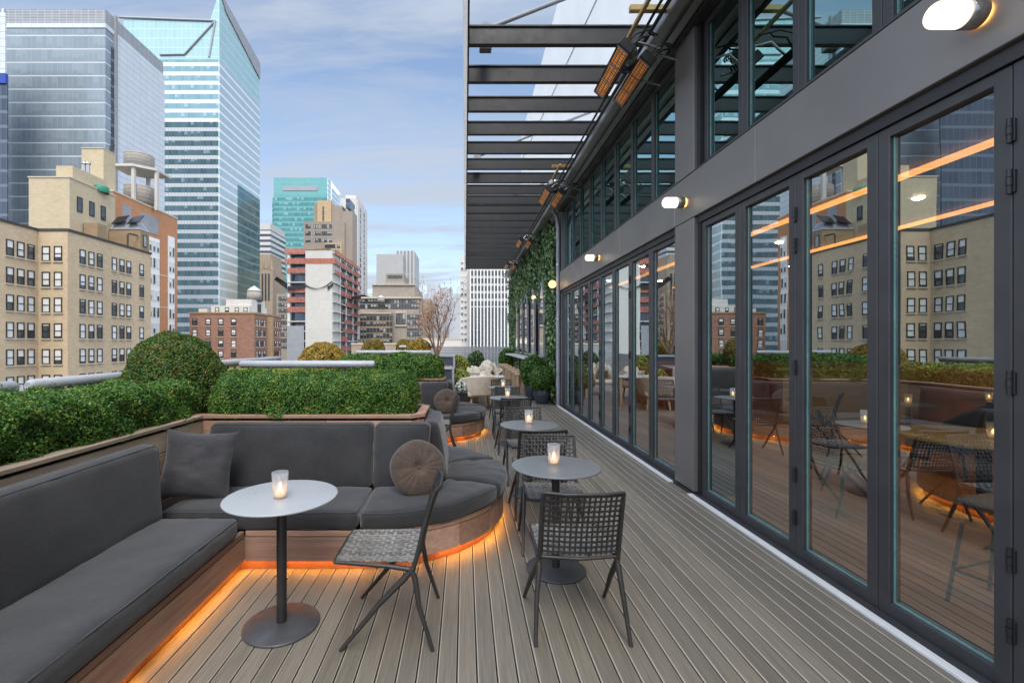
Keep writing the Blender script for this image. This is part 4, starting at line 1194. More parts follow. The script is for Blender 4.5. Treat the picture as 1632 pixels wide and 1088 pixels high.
def shell_chair(label, loc, rz):
    t = thing('shell_chair', label, 'chair', loc, rz, 'cream shell chairs')
    def sh(u, v, w):
        a = -1.9 + 3.8 * u / 1.6; rr = .40 - v + .10 * (w / .5)
        return (rr * math.sin(a), -rr * math.cos(a), .36 + w * (1 - .25 * (abs(a) / 1.9) ** 2))
    cushion(sh, 1.6, .06, .46, .025, .0, 20, 2, 6, .004).build('shell', M['linen'], t, world=False)
    cushion(lambda u, v, w: (-.33 + u, -.32 + v, .32 + w), .66, .64, .13, .05, .02, 8, 8, 2, .004).build('seat', M['linen'], t, world=False)
    for sx in (-1, 1):
        for sy in (-1, 1):
            q = MB(); q.tube([(sx * .22, sy * .2, .34), (sx * .27, sy * .25, 0)], [.032, .024], 10); q.build('leg', M['pale_wood'], t, world=False)
shell_chair('cream shell chair nearest the last cafe table, back to the camera', (.36, 11.35, 0), .12)
shell_chair('cream shell chair just left behind the nearest shell chair', (.22, 13.6, 0), -.9)
shell_chair('cream shell chair at the far side of the group', (.70, 14.6, 0), 2.7)
fleece('cream shaggy fleece folded over the seat of the nearest shell chair', (.40, 11.55, .0), .3, .62, .5, lambda u, v: .72 + .10 * math.sin(3 * u + 1) * (1 - v * v), 1.)
fleece('cream shaggy fleece heaped on the left shell chair', (.22, 13.5, 0), .5, .62, .6, lambda u, v: .90 - .12 * v * v - .10 * u * u + .06 * math.sin(7 * u + 2 * v), 2.)
fleece('cream shaggy fleece hung over the far shell chair', (.74, 14.7, 0), .1, .62, .5, lambda u, v: 1.0 - .12 * v * v - .12 * u * u + .07 * math.sin(6 * u + 3 * v + 2), 3.)
fleece('small cream fleece lying on the low pale table', (.62, 12.45, 0), .8, .45, .35, lambda u, v: .79 + .08 * math.sin(3 * v), 4.)
t = thing('low_table', 'low pale topped table among the cream draped chairs', 'table', (.58, 12.3, 0))
mb = MB(); mb.box(-.45, .45, -.3, .3, .70, .74, .008); mb.build('table_top', M['stone_top'], t, world=False)
for sx in (-1, 1):
    for sy in (-1, 1):
        q = MB(); q.box(sx * .40 - .03, sx * .40 + .03, sy * .25 - .03, sy * .25 + .03, 0, .699, .004); q.build('leg', M['pale_wood'], t, world=False)

# drink ledge along the ivy wall with timber stools
t = thing('drink_ledge', 'long pale drink ledge along the ivy wall', 'counter', (2.1, 17, 0))
mb = MB(); mb.box(1.82, 2.28, 13.75, 21.0, 1.10, 1.15, .008); part('ledge_top', mb, M['stone_top'], t)
for y in (14.0, 16.4, 18.8, 20.8):
    mb = MB(); mb.tube([(2.2, y, 0), (2.2, y, 1.10)], .025, 8); part('post', mb, M['dark_metal'], t)
def timber_stool():
    s = thing('timber_stool', '', 'stool')
    for sx in (-1, 1):
        for sy in (-1, 1):
            q = MB(); q.box(sx * .15 - .035, sx * .15 + .035, sy * .15 - .035, sy * .15 + .035, 0, .66, .005); q.build('leg', M['pale_wood'], s, world=False)
    q = MB(); q.box(-.20, .20, -.20, .20, .661, .72, .008); q.build('seat', M['pale_wood'], s, world=False)
    q = MB(); q.box(-.115, .115, -.17, -.14, .18, .24, .004); q.box(-.115, .115, .14, .17, .18, .24, .004); q.build('stretcher', M['pale_wood'], s, world=False)
    return s
st = timber_stool(); GS = 'pale timber stools under the drink ledge'
for i, y in enumerate((13.6, 14.7, 15.9, 17.2, 18.6, 20.0)):
    l = 'pale timber stool under the drink ledge, %s of the six' % ['first (nearest)', 'second', 'third', 'fourth', 'fifth', 'last (farthest)'][i]
    if i == 0: st.location = (1.66, y, 0); st['label'] = l; st['group'] = GS
    else: dup(st, (1.66, y, 0), 0, l, GS)

# black planters beyond the third bench
for k, (x0, x1, y0, y1, z, l) in enumerate(((-1.0, -.30, 12.9, 13.5, 1.27, 'tall black planter box with grey rim under the bare tree'), (-.72, -.30, 11.85, 12.2, .98, 'lower black planter box with grey rim in front of the tall one'))):
    t = thing('black_planter', l, 'planter', ((x0 + x1) / 2, y0, 0), 0, 'black planters')
    mb = MB(); mb.box(x0, x1, y0, y1, 0, z - .05, .01); part('box_body', mb, M['pot'], t)
    mb = MB(); mb.box(x0 - .03, x1 + .03, y0 - .03, y1 + .03, z - .049, z, .006); part('rim', mb, M['rail'], t)
    mb = MB(); mb.box(x1 - .03, x1 + .031, y0 - .032, y0 + .02, 0, z - .05, .004); part('corner_trim', mb, M['rail'], t)

# bare tree with a few rust leaves
def bare_tree(loc, label):
    t = thing('bare_tree', label, 'tree', loc)
    mb = MB(); tips = []
    rnd = random.Random(5)
    def grow(p, d, L, r, lv):
        pts = [p]; q = p.copy(); dd = d.copy()
        n = 4
        for i in range(n):
            dd = (dd + Vector((rnd.uniform(-.16, .16), rnd.uniform(-.16, .16), rnd.uniform(-.02, .14)))).normalized()
            q = q + dd * L / n; pts.append(q.copy())
        mb.tube(pts, [r * (1 - .55 * i / n) for i in range(n + 1)], 6 if lv < 2 else 4, cap=False)
        if lv >= 2: tips.extend(pts[1:])
        if lv < 4:
            for k in range(rnd.choice((3, 3, 4)) if lv < 3 else 2):
                s = pts[rnd.randint(1, n)]
                a = rnd.uniform(0, 2 * PI); sp = rnd.uniform(.35, .75)
                nd = (dd + Vector((math.cos(a), math.sin(a), .15)) * sp).normalized()
                grow(s, nd, L * rnd.uniform(.55, .8), r * .45, lv + 1)
    for k in range(5):
        a = 2 * PI * k / 5 + .3
        grow(Vector((0, 0, 0)), Vector((math.cos(a) * .42, math.sin(a) * .42, 1)).normalized(), .95, .034, 0)
    mb.build('trunk', M['bark'], t, world=False)
    pts = np.array([tuple(p) for p in tips]); idx = RNG.integers(0, len(pts), 1100)
    pp = pts[idx] + RNG.normal(0, .03, (1100, 3)); v, q = leaf_quads(pp, RNG.normal(0, 1, (1100, 3)), .045, .6)
    np_mesh('crown', v, q, M['rust_leaf'], None, t)
    return t
bare_tree((-.80, 13.2, 1.2), 'bare twiggy tree with sparse rust leaves in the far black planter')

# slatted end fence
t = thing('slat_fence', 'grey horizontal slat fence closing the far end of the terrace', 'fence', (0, 25.6, 0))
mb = MB(); z = .03
while z < 1.36:
    mb.box(-3.3, 2.9, 25.5, 25.53, z, z + .085, .003); z += .098
part('slat_panel', mb, M['slat'], t)
for x in (-3.2, -1.6, 0., 1.35, 2.8):
    mb = MB(); mb.box(x - .03, x + .03, 25.535, 25.6, 0, 1.40); part('post', mb, M['frame'], t)
mb = MB(); mb.box(-3.3, 2.9, 25.48, 25.6, 1.402, 1.43, .004); part('cap_rail', mb, M['rail'], t)
# ================================================================== CITY
def PX(px, Y): return (px - 741) * Y / 740
def PZ(py, Y): return 1.6 - (py - 547) * Y / 740
GZ = -44.
M['street'] = pm('street_asphalt', (.06, .06, .062), (.045, .045, .047), .85, 0, .05)
mb = MB(); mb.box(-3000, 3000, -800, 5000, GZ - 1, GZ); struct(mb.build('ground', M['street']))

M['tan_brick'] = brick('tan_brick', (.61, .475, .315), (.54, .415, .27), (.46, .37, .25), .6, .22, .40, .10)
M['tan_brick2'] = brick('pale_tan_brick', (.60, .495, .33), (.54, .445, .29), (.42, .35, .25), .6, .22, .30, .10)
M['tan_dark'] = brick('brown_tan_brick', (.36, .255, .155), (.30, .21, .125), (.28, .22, .15), .6, .22, .4, .1)
M['orange_brick'] = brick('orange_brick', (.52, .25, .125), (.46, .21, .10), (.42, .28, .18), .6, .22, .2)
M['red_brick'] = brick('red_brown_brick', (.36, .20, .145), (.29, .155, .11), (.20, .13, .1), .6, .25, .3)
M['brown_stone'] = brick('brown_stone', (.40, .32, .235), (.34, .265, .195), (.2, .16, .12), 1.2, .5, .35, .06)
M['grey_stone'] = brick('grey_brown_stone', (.39, .34, .285), (.33, .285, .24), (.17, .15, .13), 1.2, .5, .35, .04)
M['deco'] = brick('tan_deco_brick', (.60, .44, .26), (.53, .38, .215), (.36, .28, .18), 1.2, .5, .3, .03)
M['deco_grey'] = brick('grey_deco_brick', (.38, .32, .27), (.33, .28, .23), (.2, .17, .14), 1.2, .5, .35, .03)
M['white_stone'] = brick('white_stone', (.62, .60, .56), (.57, .55, .51), (.5, .48, .45), 2., 1., .2, .03)
M['concrete'] = brick('cast_concrete', (.56, .54, .49), (.53, .51, .46), (.38, .365, .33), 4.2, 3.1, .25, .06)
M['grey_conc'] = brick('grey_concrete', (.46, .46, .455), (.43, .43, .425), (.38, .38, .38), 3., 3., .2, .03)
def netmat():
    n = NT('orange_net'); c = n.mix(n.rng(n.noise(n.pos(), .8, 4), .3, .7, 0, 1), (.56, .19, .13), (.40, .14, .10))
    p = n.principled(Base_Color=c, Roughness=.8); t = n.n('ShaderNodeBsdfTransparent'); mx = n.n('ShaderNodeMixShader')
    n.set(mx.inputs[0], n.rng(n.noise(n.pos(), 1.6, 5, .7), .35, .6, .15, .6)); n.t.links.new(p.outputs[0], mx.inputs[1]); n.t.links.new(t.outputs[0], mx.inputs[2]); return n.end(mx)
M['net'] = netmat()
M['black_net'] = pm('black_net', (.03, .028, .03), None, .9)
M['roof_dark'] = pm('roof_edge', (.06, .055, .05), None, .8)
M['roof_grey'] = pm('roof_grey', (.30, .31, .32), (.25, .26, .27), .7, 0, .6)
M['win_frame'] = pm('window_frame_black', (.028, .027, .026), None, .5)
M['win_white'] = pm('window_frame_white', (.62, .62, .60), None, .5)
M['sill'] = pm('stone_sill', (.55, .48, .38), None, .8)
M['win_glass'] = pm('window_glass', (.035, .042, .048), (.06, .07, .075), .06, 0, .8, spec=.9)
M['win_blind'] = pm('window_blind', (.74, .74, .70), (.62, .62, .60), .5, 0, .5)
M['far_blind'] = pm('far_window_blind', (.40, .40, .385), (.28, .28, .27), .5, 0, .5)
M['green_tank'] = pm('green_tank', (.02, .22, .13), None, .5)
M['tank_wood'] = wood('tank_staves', (.40, .36, .32), (.26, .23, .20), 'z', .2, .8)
M['tank_roof'] = pm('tank_roof', (.50, .49, .47), (.42, .41, .4), .7)
M['solar'] = pm('solar_panel', (.012, .013, .02), None, .2)
M['louver'] = curtain('grey_louvre', .8, 0, 2.2, (.22, .23, .24), (.30, .31, .32), (.36, .37, .38), .35, (.42, .43, .44), .08, .5, .2)
M['tower_a'] = curtain('blue_grey_curtain_wall', 4.04, 1.2, 1.55, (.225, .275, .305), (.26, .31, .34), (.55, .58, .60), .09, (.27, .315, .345), .05, .16, .14, (.285, .33, .36), .5)
M['tower_a_side'] = curtain('white_panel_wall', 2.02, 1.2, 3.1, (.60, .63, .64), (.66, .69, .70), (.38, .41, .44), .10, (.40, .43, .46), .03, .28, .15)
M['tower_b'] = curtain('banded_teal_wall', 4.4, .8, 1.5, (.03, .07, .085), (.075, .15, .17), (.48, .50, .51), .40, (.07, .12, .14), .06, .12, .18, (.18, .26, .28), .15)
M['tower_b_up'] = curtain('banded_pale_teal_wall', 4.4, .8, 1.5, (.16, .31, .35), (.25, .41, .44), (.66, .68, .68), .42, (.28, .42, .45), .06, .12, .30, (.38, .50, .52), .2)  # same front as below; brighter reflections up here put into the glass colour
M['tower_b_side'] = curtain('pale_teal_glass', 4.4, .8, 1.5, (.44, .55, .565), (.52, .62, .63), (.74, .77, .78), .26, (.48, .58, .59), .05, .12, .35)
M['tower_b_side_reflection'] = curtain('painted_teal_reflection', 4.4, .8, 1.5, (.05, .13, .15), (.12, .25, .28), (.14, .24, .27), .22, (.10, .2, .22), .08, .10, .5)
M['crystal'] = curtain('crystal_glass', 4.4, .8, 2.2, (.36, .56, .56), (.42, .61, .61), (.50, .66, .66), .08, (.52, .67, .67), .05, .12, .25)
M['tower_c'] = curtain('teal_curtain_wall', 4.6, 0, 2.0, (.05, .19, .19), (.085, .27, .265), (.13, .35, .34), .30, (.10, .29, .285), .08, .14, .2, (.22, .40, .39), .25)
M['tower_c_flat'] = curtain('teal_top', 4.6, 0, 2.0, (.14, .36, .35), (.17, .39, .38), (.18, .41, .395), .1, (.13, .35, .345), .06, .18, .2)
M['striped'] = curtain('striped_white_wall', 4.2, 0, 60., (.06, .065, .07), (.09, .10, .11), (.66, .65, .62), .55, (.66, .65, .62), .01, .2, .2)
M['grey_fins'] = curtain('grey_fin_wall', 60., 0, 3.0, (.22, .22, .22), (.26, .26, .26), (.4, .4, .4), .01, (.46, .45, .44), .5, .4, .1)
M['pale_far'] = pm('pale_far_wall', (.50, .52, .55), (.44, .46, .49), .8, 0, .05)  # distance haze put into the wall colour
M['dark_glass'] = curtain('dark_blue_glass', 4., 0, 1.6, (.06, .08, .11), (.10, .125, .16), (.12, .15, .18), .2, (.1, .12, .15), .08, .1, .5)
M['blue_sign'] = pm('blue_sign', (.02, .06, .35), None, .4)

WCACHE = {}
def win_meshes(w, h, style):
    key = (round(w, 2), round(h, 2), style)
    if key in WCACHE: return WCACHE[key]
    def me(mb, mats):
        o = mb.build('window', mats); m = o.data; bpy.data.objects.remove(o); return m
    t = min(.13, w * .12); a, b = w / 2, h / 2
    if style == 'sash':
        f = MB(); f.box(-a, -a + t, -.05, .06, -b, b); f.box(a - t, a, -.05, .06, -b, b); f.box(-a + t, a - t, -.05, .06, b - t, b); f.box(-a + t, a - t, -.05, .06, -b, -b + t); f.box(-a + t, a - t, -.04, .06, -.05, .05)
        f.box(-a - .1, a + .1, -.14, .06, -b - .16, -b - .003, 0, 1)
        panes = []
        for p in (.1, .45, .52, .75, .9, 1., 1.):
            g = MB(); zc = (b - t) - p * 2 * (b - t)
            if p > 0: g.quad((-a + t, .012, zc), (a - t, .012, zc), (a - t, .012, b - t), (-a + t, .012, b - t), 1)
            if p < 1: g.quad((-a + t, .012, -b + t), (a - t, .012, -b + t), (a - t, .012, zc), (-a + t, .012, zc), 0)
            panes.append(me(g, [M['win_glass'], M['win_blind']]))
        WCACHE[key] = ([me(f, [M['win_frame'], M['sill']])], panes)
    else:
        ms = []
        for p in ((0.,) if style == 'dark' else (0., 0., .4, .5, 1.)):
            g = MB(); fm = 2
            g.box(-a, -a + t, -.06, .05, -b, b, 0, 2); g.box(a - t, a, -.06, .05, -b, b, 0, 2); g.box(-a + t, a - t, -.06, .05, b - t, b, 0, 2); g.box(-a + t, a - t, -.06, .05, -b, -b + t, 0, 2)
            zc = (b - t) - p * 2 * (b - t)
            if p > 0: g.quad((-a + t, -.02, zc), (a - t, -.02, zc), (a - t, -.02, b - t), (-a + t, -.02, b - t), 1)
            if p < 1: g.quad((-a + t, -.02, -b + t), (a - t, -.02, -b + t), (a - t, -.02, zc), (-a + t, -.02, zc), 0)
            ms.append(me(g, [M['win_glass'], M['win_blind'] if style == 'white' else M['far_blind'], M['win_white'] if style == 'white' else M['win_frame']]))
        WCACHE[key] = (ms, None)
    return WCACHE[key]
wrnd = random.Random(3)
def windows(parent, specs, style='sash', limit=95):
    """specs: (x, y, z, face, w, h); face 'f' looks at -Y, 's' looks at +X"""
    base = parent.location
    specs = sorted(specs, key=lambda s: -s[4] * s[5] / (s[0] ** 2 + s[1] ** 2))
    rest = MB()
    for i, (x, y, z, face, w, h) in enumerate(specs):
        fr, panes = win_meshes(w, h, style)
        rz = {'f': 0, 's': PI / 2, 'w': -PI / 2}[face]
        if i < limit:
            o = bpy.data.objects.new('window', wrnd.choice(fr)); COL.objects.link(o); o.parent = parent
            o.location = Vector((x, y, z)) - base; o.rotation_euler = (0, 0, rz)
            if panes:
                p = bpy.data.objects.new('pane', wrnd.choice(panes)); COL.objects.link(p); p.parent = o
        else:
            T = Matrix.Translation((x, y, z)) @ Matrix.Rotation(rz, 4, 'Z')
            for k, m in enumerate([wrnd.choice(fr)] + ([wrnd.choice(panes)] if panes else [])):
                n = len(rest.v); rest.v += [tuple(T @ v.co) for v in m.vertices]
                for p in m.polygons:
                    rest.f.append(tuple(j + n for j in p.vertices)); rest.m.append(p.material_index + (0 if k == 0 else 2) if panes else p.material_index); rest.s.append(False)
    if rest.v:
        mats = ([M['win_frame'], M['sill'], M['win_glass'], M['win_blind']] if panes else [M['win_glass'], M['win_blind'] if style == 'white' else M['far_blind'], M['win_white'] if style == 'white' else M['win_frame']])
        o = rest.build('window', mats, parent); o['kind'] = 'stuff'
def bld(name, label, x, y, group=None): return thing(name, label, 'building', (x, y, GZ), 0, group)

# ---- tan brick apartment block at the left
b = bld('brick_apartment_block', 'tan brick apartment block at the far left with rows of black framed sash windows', -52, 62)
ZR = 16.0; XW, XE = -54.8, -51.
mb = MB(); mb.box(-75, XW, 30, 59.6, GZ, ZR); mb.box(-75, XE, 59.602, 75.4, GZ, ZR)
part('wall', mb, M['tan_brick'], b)
mb = MB(); mb.box(-75.1, XW + .12, 29.9, 59.48, ZR + .002, ZR + .32); mb.box(-75.1, XE + .12, 59.482, 75.5, ZR + .004, ZR + .32); part('parapet_cap', mb, M['roof_dark'], b)
mb = MB()
for z in (-5.9, -9.2): mb.box(XW + .002, XE - .002, 59.42, 59.599, z, z + .3); mb.box(XW + .002, XW + .25, 30.1, 59.4, z, z + .3); mb.box(XE + .002, XE + .25, 59.45, 75.3, z, z + .3)
part('string_course', mb, M['sill'], b)
sp = []
rows = [13.1 - 3.3 * i for i in range(6)]
rr = rows + [-6.9]
for z in rr:
    for y in (44.2, 45.6, 47., 50.4, 51.8, 55.9, 57.25, 58.6): sp.append((XW + .03, y, z, 's', .95, 1.95))
    for x in (-53.75, -52.2): sp.append((x, 59.57, z, 'f', 1.05, 1.95))
    for y in (61.9, 63.35, 64.8, 67.5, 69., 70.4, 73.2): sp.append((XE + .03, y, z, 's', .95, 1.95))
for y in (32., 33.4, 34.8, 38.2, 39.6, 41.):
    for z in rows[:5]: sp.append((XW + .03, y, z, 's', .95, 1.95))
windows(b, sp, 'sash', 99)

# penthouse and taller bulkheads
b = bld('tan_penthouse_block', 'plain tan brick block with three dark windows rising above the tan apartment roof', -57, 70)
mb = MB(); mb.box(-62, -56.2, 66, 74.6, GZ, 25.1); mb.box(-59, -56.6, 67, 73.5, 25.102, 27.2); part('wall', mb, M['tan_brick2'], b)
mb = MB(); mb.box(-62.1, -56.1, 65.9, 74.7, 25.104, 25.3); part('parapet_cap', mb, M['sill'], b)
windows(b, [(-56.17, y, z, 's', .95, 2.2) for y, z in ((67.7, 21.8), (69.9, 21.8), (72.1, 21.8))], 'plain')
b = bld('elevator_bulkhead', 'tall pale tan bulkhead beside the stacked rooftop tanks', -60, 78)
Yb = 77.
mb = MB(); mb.box(PX(130, Yb), PX(165, Yb), Yb, Yb + 2.6, GZ, PZ(237, Yb)); part('wall', mb, M['tan_brick2'], b)
mb = MB(); mb.box(PX(129.5, Yb), PX(165.5, Yb), Yb - .1, Yb + 2.7, PZ(237, Yb) + .002, PZ(235.5, Yb)); part('parapet_cap', mb, M['sill'], b)
t = thing('flue_stack', 'pair of pale metal flues beside the tall bulkhead', 'flue', (PX(138, 73), 73, 25))
mb = MB()
for px_ in (134.5, 140):
    mb.tube([(PX(px_, 73), 73, 24.9), (PX(px_, 73), 73, PZ(262, 73))], .26, 12); mb.lathe([(.4, 0), (.4, .25), (0, .4)], (PX(px_, 73), 73, PZ(262, 73)), 12)
part('flue', mb, M['steel'], t)
t = thing('green_tank', 'squat green rooftop tank on the tan roof', 'tank', (PX(160, 74.), 74, 25))
mb = MB(); c = (PX(160, 72.), 72., 24.9); mb.lathe([(1.1, 0), (1.15, .3), (1.15, .75), (.95, 1.05), (0, 1.15)], c, 24); part('tank_shell', mb, M['green_tank'], t)
# stacked tanks on a concrete frame
Yt = 84.
t = thing('stacked_water_tanks', 'two round water tanks stacked in a concrete frame above the orange brick block', 'water tank', (PX(207, Yt), Yt, 25))
def xp(p): return PX(p, Yt)
z0, z1, z2, z3 = PZ(322, Yt), PZ(290, Yt), PZ(262, Yt), PZ(234, Yt)
cx_ = xp(206); rt = (xp(227) - xp(185)) / 2
for (za, zb) in ((PZ(318, Yt), PZ(288, Yt)), (z2, PZ(236, Yt))):
    mb = MB(); h = zb - za
    mb.lathe([(0, za), (rt, za), (rt, zb - h * .12), (rt * .97, zb - h * .1), (rt * .5, zb), (0, zb + .1)], (cx_, Yt + 2.6, 0), 36); sh = part('tank_shell', mb, M['tank_wood'], t)
    mb = MB()
    for k in range(5): mb.lathe([(rt + .01, za + h * (.1 + .18 * k)), (rt + .06, za + h * (.11 + .18 * k)), (rt + .01, za + h * (.12 + .18 * k))], (cx_, Yt + 2.6, 0), 36)
    part('hoop', mb, M['tank_roof'], sh)
for px_, yy_ in ((180, 0), (213, 0), (237, 2.2), (205, 5.2)):
    mb = MB(); w = .26; mb.box(xp(px_) - w, xp(px_) + w, Yt + yy_ - w, Yt + yy_ + w, PZ(330, Yt), PZ(262, Yt) - .52); part('column', mb, M['concrete'], t)
mb = MB(); mb.prism([(xp(178), Yt - .6), (xp(214.5), Yt - .6), (xp(239), Yt + 1.8), (xp(239), Yt + 6), (xp(200), Yt + 6), (xp(178), Yt + 4)], z2 - .5, z2 - .05); part('platform', mb, M['concrete'], t)
mb = MB(); mb.tube([(xp(179), Yt - .5, PZ(320, Yt)), (xp(179), Yt - .5, z3), (xp(183), Yt, z3 + .3)], .12, 8); mb.tube([(xp(181.5), Yt - .5, PZ(320, Yt)), (xp(181.5), Yt - .5, z3)], .1, 8); part('pipe', mb, M['win_frame'], t)
# orange brick block
b = bld('orange_brick_block', 'orange brick apartment tower with white window bays right of the tan block', -59, 84)
XO = -58.
mb = MB(); mb.box(-70, XO, 76.6, 93.6, GZ, 26.6); part('wall', mb, M['orange_brick'], b)
mb = MB(); mb.box(-70.05, XO + .1, 76.5, 93.7, 26.602, 26.9); part('parapet_cap', mb, M['sill'], b)
def YO(px): return 58. * 740 / (741 - px)
for i, (pa, pb) in enumerate(((228.5, 253.5), (267.5, 277.5))):
    ya, yb = YO(pa), YO(pb); mb = MB(); mb.box(XO - .2, XO + .12, ya, yb, GZ, 21.2 if i == 0 else 22.6); part('bay', mb, M['white'], b)
    ws = []
    nwin = 4 if i == 0 else 2
    for k in range(11):
        for j in range(nwin): ws.append((XO + .15, ya + (yb - ya) * (j + .5) / nwin, 19.6 - 3.05 * k, 's', (yb - ya) / nwin * .72, 1.9))
    windows(b, ws, 'white', 44 if i == 0 else 22)
for i, (pa, pb) in enumerate(((195, 209), (224, 252))):
    mb = MB(); mb.box(XO - .1, XO + .06, YO(pa), YO(pb), 21.9, 25.2); part('louvre_panel', mb, M['roof_grey'], b)
mb = MB()
for z in (14.5, 8.4, 2.3): mb.box(XO + .002, XO + .05, 76.7, YO(228), z, z + .22); mb.box(XO + .002, XO + .05, YO(254), YO(267), z, z + .22)
part('string_course', mb, M['sill'], b)
# roof clutter of the tan block
t = thing('roof_bulkhead', 'small tan roof bulkhead with grey sloped skylight and two dark panels', 'bulkhead', (-52.5, 71.5, 16))
mb = MB(); mb.box(-56, -51.15, 73.1, 75.2, 16.33, 19.5); part('wall', mb, M['tan_dark'], t)
mb = MB(); mb.box(-56, -54., 68.2, 70, 16.33, 19.3); part('vent_house', mb, M['tan_dark'], t)
mb = MB(); mb.add([(-56, 73, 19.505), (-51.1, 73, 19.505), (-51.1, 75.3, 19.505), (-56, 75.3, 19.505), (-55, 73.3, 20.9), (-52, 73.3, 20.9), (-52, 75, 20.9), (-55, 75, 20.9)], [(0, 1, 5, 4), (1, 2, 6, 5), (2, 3, 7, 6), (3, 0, 4, 7), (4, 5, 6, 7)]); part('skylight', mb, M['roof_grey'], t)
for k, x in enumerate((-55.3, -52.9)):
    mb = MB(); mb.add([(x, 72.6, 20.3), (x + 1.9, 72.6, 20.6), (x + 2.1, 73.6, 21.9), (x + .2, 73.6, 21.6), (x, 72.65, 20.2), (x + 1.9, 72.65, 20.5), (x + 2.1, 73.65, 21.8), (x + .2, 73.65, 21.5)], [(0, 1, 2, 3), (7, 6, 5, 4), (0, 4, 5, 1), (1, 5, 6, 2), (2, 6, 7, 3), (3, 7, 4, 0)]); part('dark_panel', mb, M['solar'], t)
mb = MB(); mb.tube([(-52, 71.6, 16.35), (-52, 71.6, 18.3), (-51.8, 71.6, 18.5), (-51.4, 72.9, 18.5)], .12, 8); part('pipe', mb, M['win_frame'], t)
windows(t, [(-51.1, 74.15, 17.9, 's', .9, 1.9)], 'plain')

# ---- blue grey glass office tower
b = bld('glass_office_tower', 'broad blue grey glass office tower at the upper left with grey louvred crown', -120, 150)
xr, xl, zt, y0_, y1_ = -108.4, -139., 102.2, 140., 166.8
mb = MB(); mb.box(xl, xr, y0_, y1_, GZ, zt - 5.6); part('curtain_wall', mb, M['tower_a'], b)
mb = MB(); mb.box(xr + .002, xr + .5, y0_ + 4.2, y1_, GZ, zt - 5.6); part('side_wall', mb, M['tower_a_side'], b)
mb = MB(); mb.box(xl - .2, xr + .2, y0_ - .2, y1_ + .1, zt - 5.598, zt - 4.3); part('parapet_band', mb, M['tower_a_side'], b)
mb = MB(); mb.box(xl, xr, y0_, y1_, zt - 4.298, zt); part('crown', mb, M['louver'], b)
mb = MB(); mb.box(xr + .002, xr + .7, y0_ + 3.2, y0_ + 4.1, GZ, zt + .5); part('corner_fin', mb, M['roof_grey'], b)
mb = MB(); mb.box(xr + .002, xr + .25, y0_ + 2.2, y0_ + 3.19, GZ, zt - 9.6); part('recess_strip', mb, M['dark_glass'], b)
mb = MB(); mb.box(xl - .3, xl + .3, y0_ - .4, y0_ - .21, GZ, zt); part('edge_fin', mb, M['tower_a_side'], b)
b = bld('dark_glass_tower', 'sliver of a dark blue glass tower with a blue sign at the left picture edge', -132, 128)
mb = MB(); mb.box(PX(-140, 126), PX(11, 126), 126, 126.4, GZ, PZ(134, 126)); part('curtain_wall', mb, M['dark_glass'], b)
mb = MB(); mb.box(PX(-140, 126), PX(11, 126), 125.6, 126.4, PZ(134, 126) + .002, PZ(118, 126)); part('sign_band', mb, M['blue_sign'], b)
mb = MB(); mb.box(PX(-140, 126), PX(8, 126), 126, 126.4, PZ(118, 126) + .004, PZ(20, 126)); part('upper_wall', mb, M['tower_a_side'], b)
# ---- banded teal tower with crystal top
b = bld('banded_glass_tower', 'tall teal and white banded glass tower with a slanted crystal top', -130, 230)
Y0 = 220.; xr = PX(348, Y0); xl = PX(196, Y0); Y1 = 263.
zb = PZ(95, Y0)
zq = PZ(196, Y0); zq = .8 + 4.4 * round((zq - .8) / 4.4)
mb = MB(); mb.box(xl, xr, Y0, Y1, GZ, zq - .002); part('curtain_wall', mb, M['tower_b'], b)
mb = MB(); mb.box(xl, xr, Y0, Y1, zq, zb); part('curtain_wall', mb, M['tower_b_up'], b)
mb = MB(); mb.box(xr + .003, xr + .6, Y0, Y1, GZ, zb); part('side_wall', mb, M['tower_b_side'], b)
ymid = 116.5 * 740 / (741 - 378)
mb = MB(); mb.box(xr + .602, xr + .8, ymid, Y1 - .3, GZ, PZ(307, 250)); part('side_reflection', mb, M['tower_b_side_reflection'], b)  # darker sheet painting a reflection onto the side wall
ztl, zpk, zfar = PZ(30, Y0), PZ(-14, Y0), 160.
mb = MB()
vs = [(xl, Y0 + .2, zb + .003), (xr - .3, Y0 + .2, zb + .003), (xr - 4, Y0 + .2, ztl - .5), (xl, Y0 + .2, ztl), (xr + .4, Y0 + .2, zpk), (xr + .4, Y0 + .2, zb + .003), (xr + .4, Y1, zb + .003), (xr + .4, Y1, zfar), (xl, Y1, zb + .003), (xl, Y1, ztl + 8)]
mb.add(vs, [(0, 1, 2, 3), (1, 5, 4, 2), (5, 6, 7, 4), (3, 2, 4, 7, 9), (6, 8, 9, 7), (8, 0, 3, 9)]); part('crown', mb, M['crystal'], b)
mb = MB(); mb.add([(xr + .42, Y0 + 6, zpk - 6), (xr + .42, Y1, zfar - 9), (xr + .42, Y1, zfar), (xr + .42, Y0 + .2, zpk), (xr + .9, Y0 + 6, zpk - 6), (xr + .9, Y1, zfar - 9), (xr + .9, Y1, zfar), (xr + .9, Y0 + .2, zpk)], [(4, 5, 6, 7), (0, 4, 7, 3), (0, 1, 5, 4), (2, 3, 7, 6)]); part('crown_louvre', mb, M['louver'], b)
mb = MB(); W_ = lambda px, py: (PX(px, Y0), Y0 - .1, PZ(py, Y0))
mb.tube([W_(190, 28), W_(343, 33.5)], .5, 6); mb.tube([W_(343, 33.5), W_(294, 87), W_(255, 87.5)], .45, 6); mb.tube([W_(343, 33.5), W_(333, 91)], .4, 6); part('crown_truss', mb, M['rail'], b)

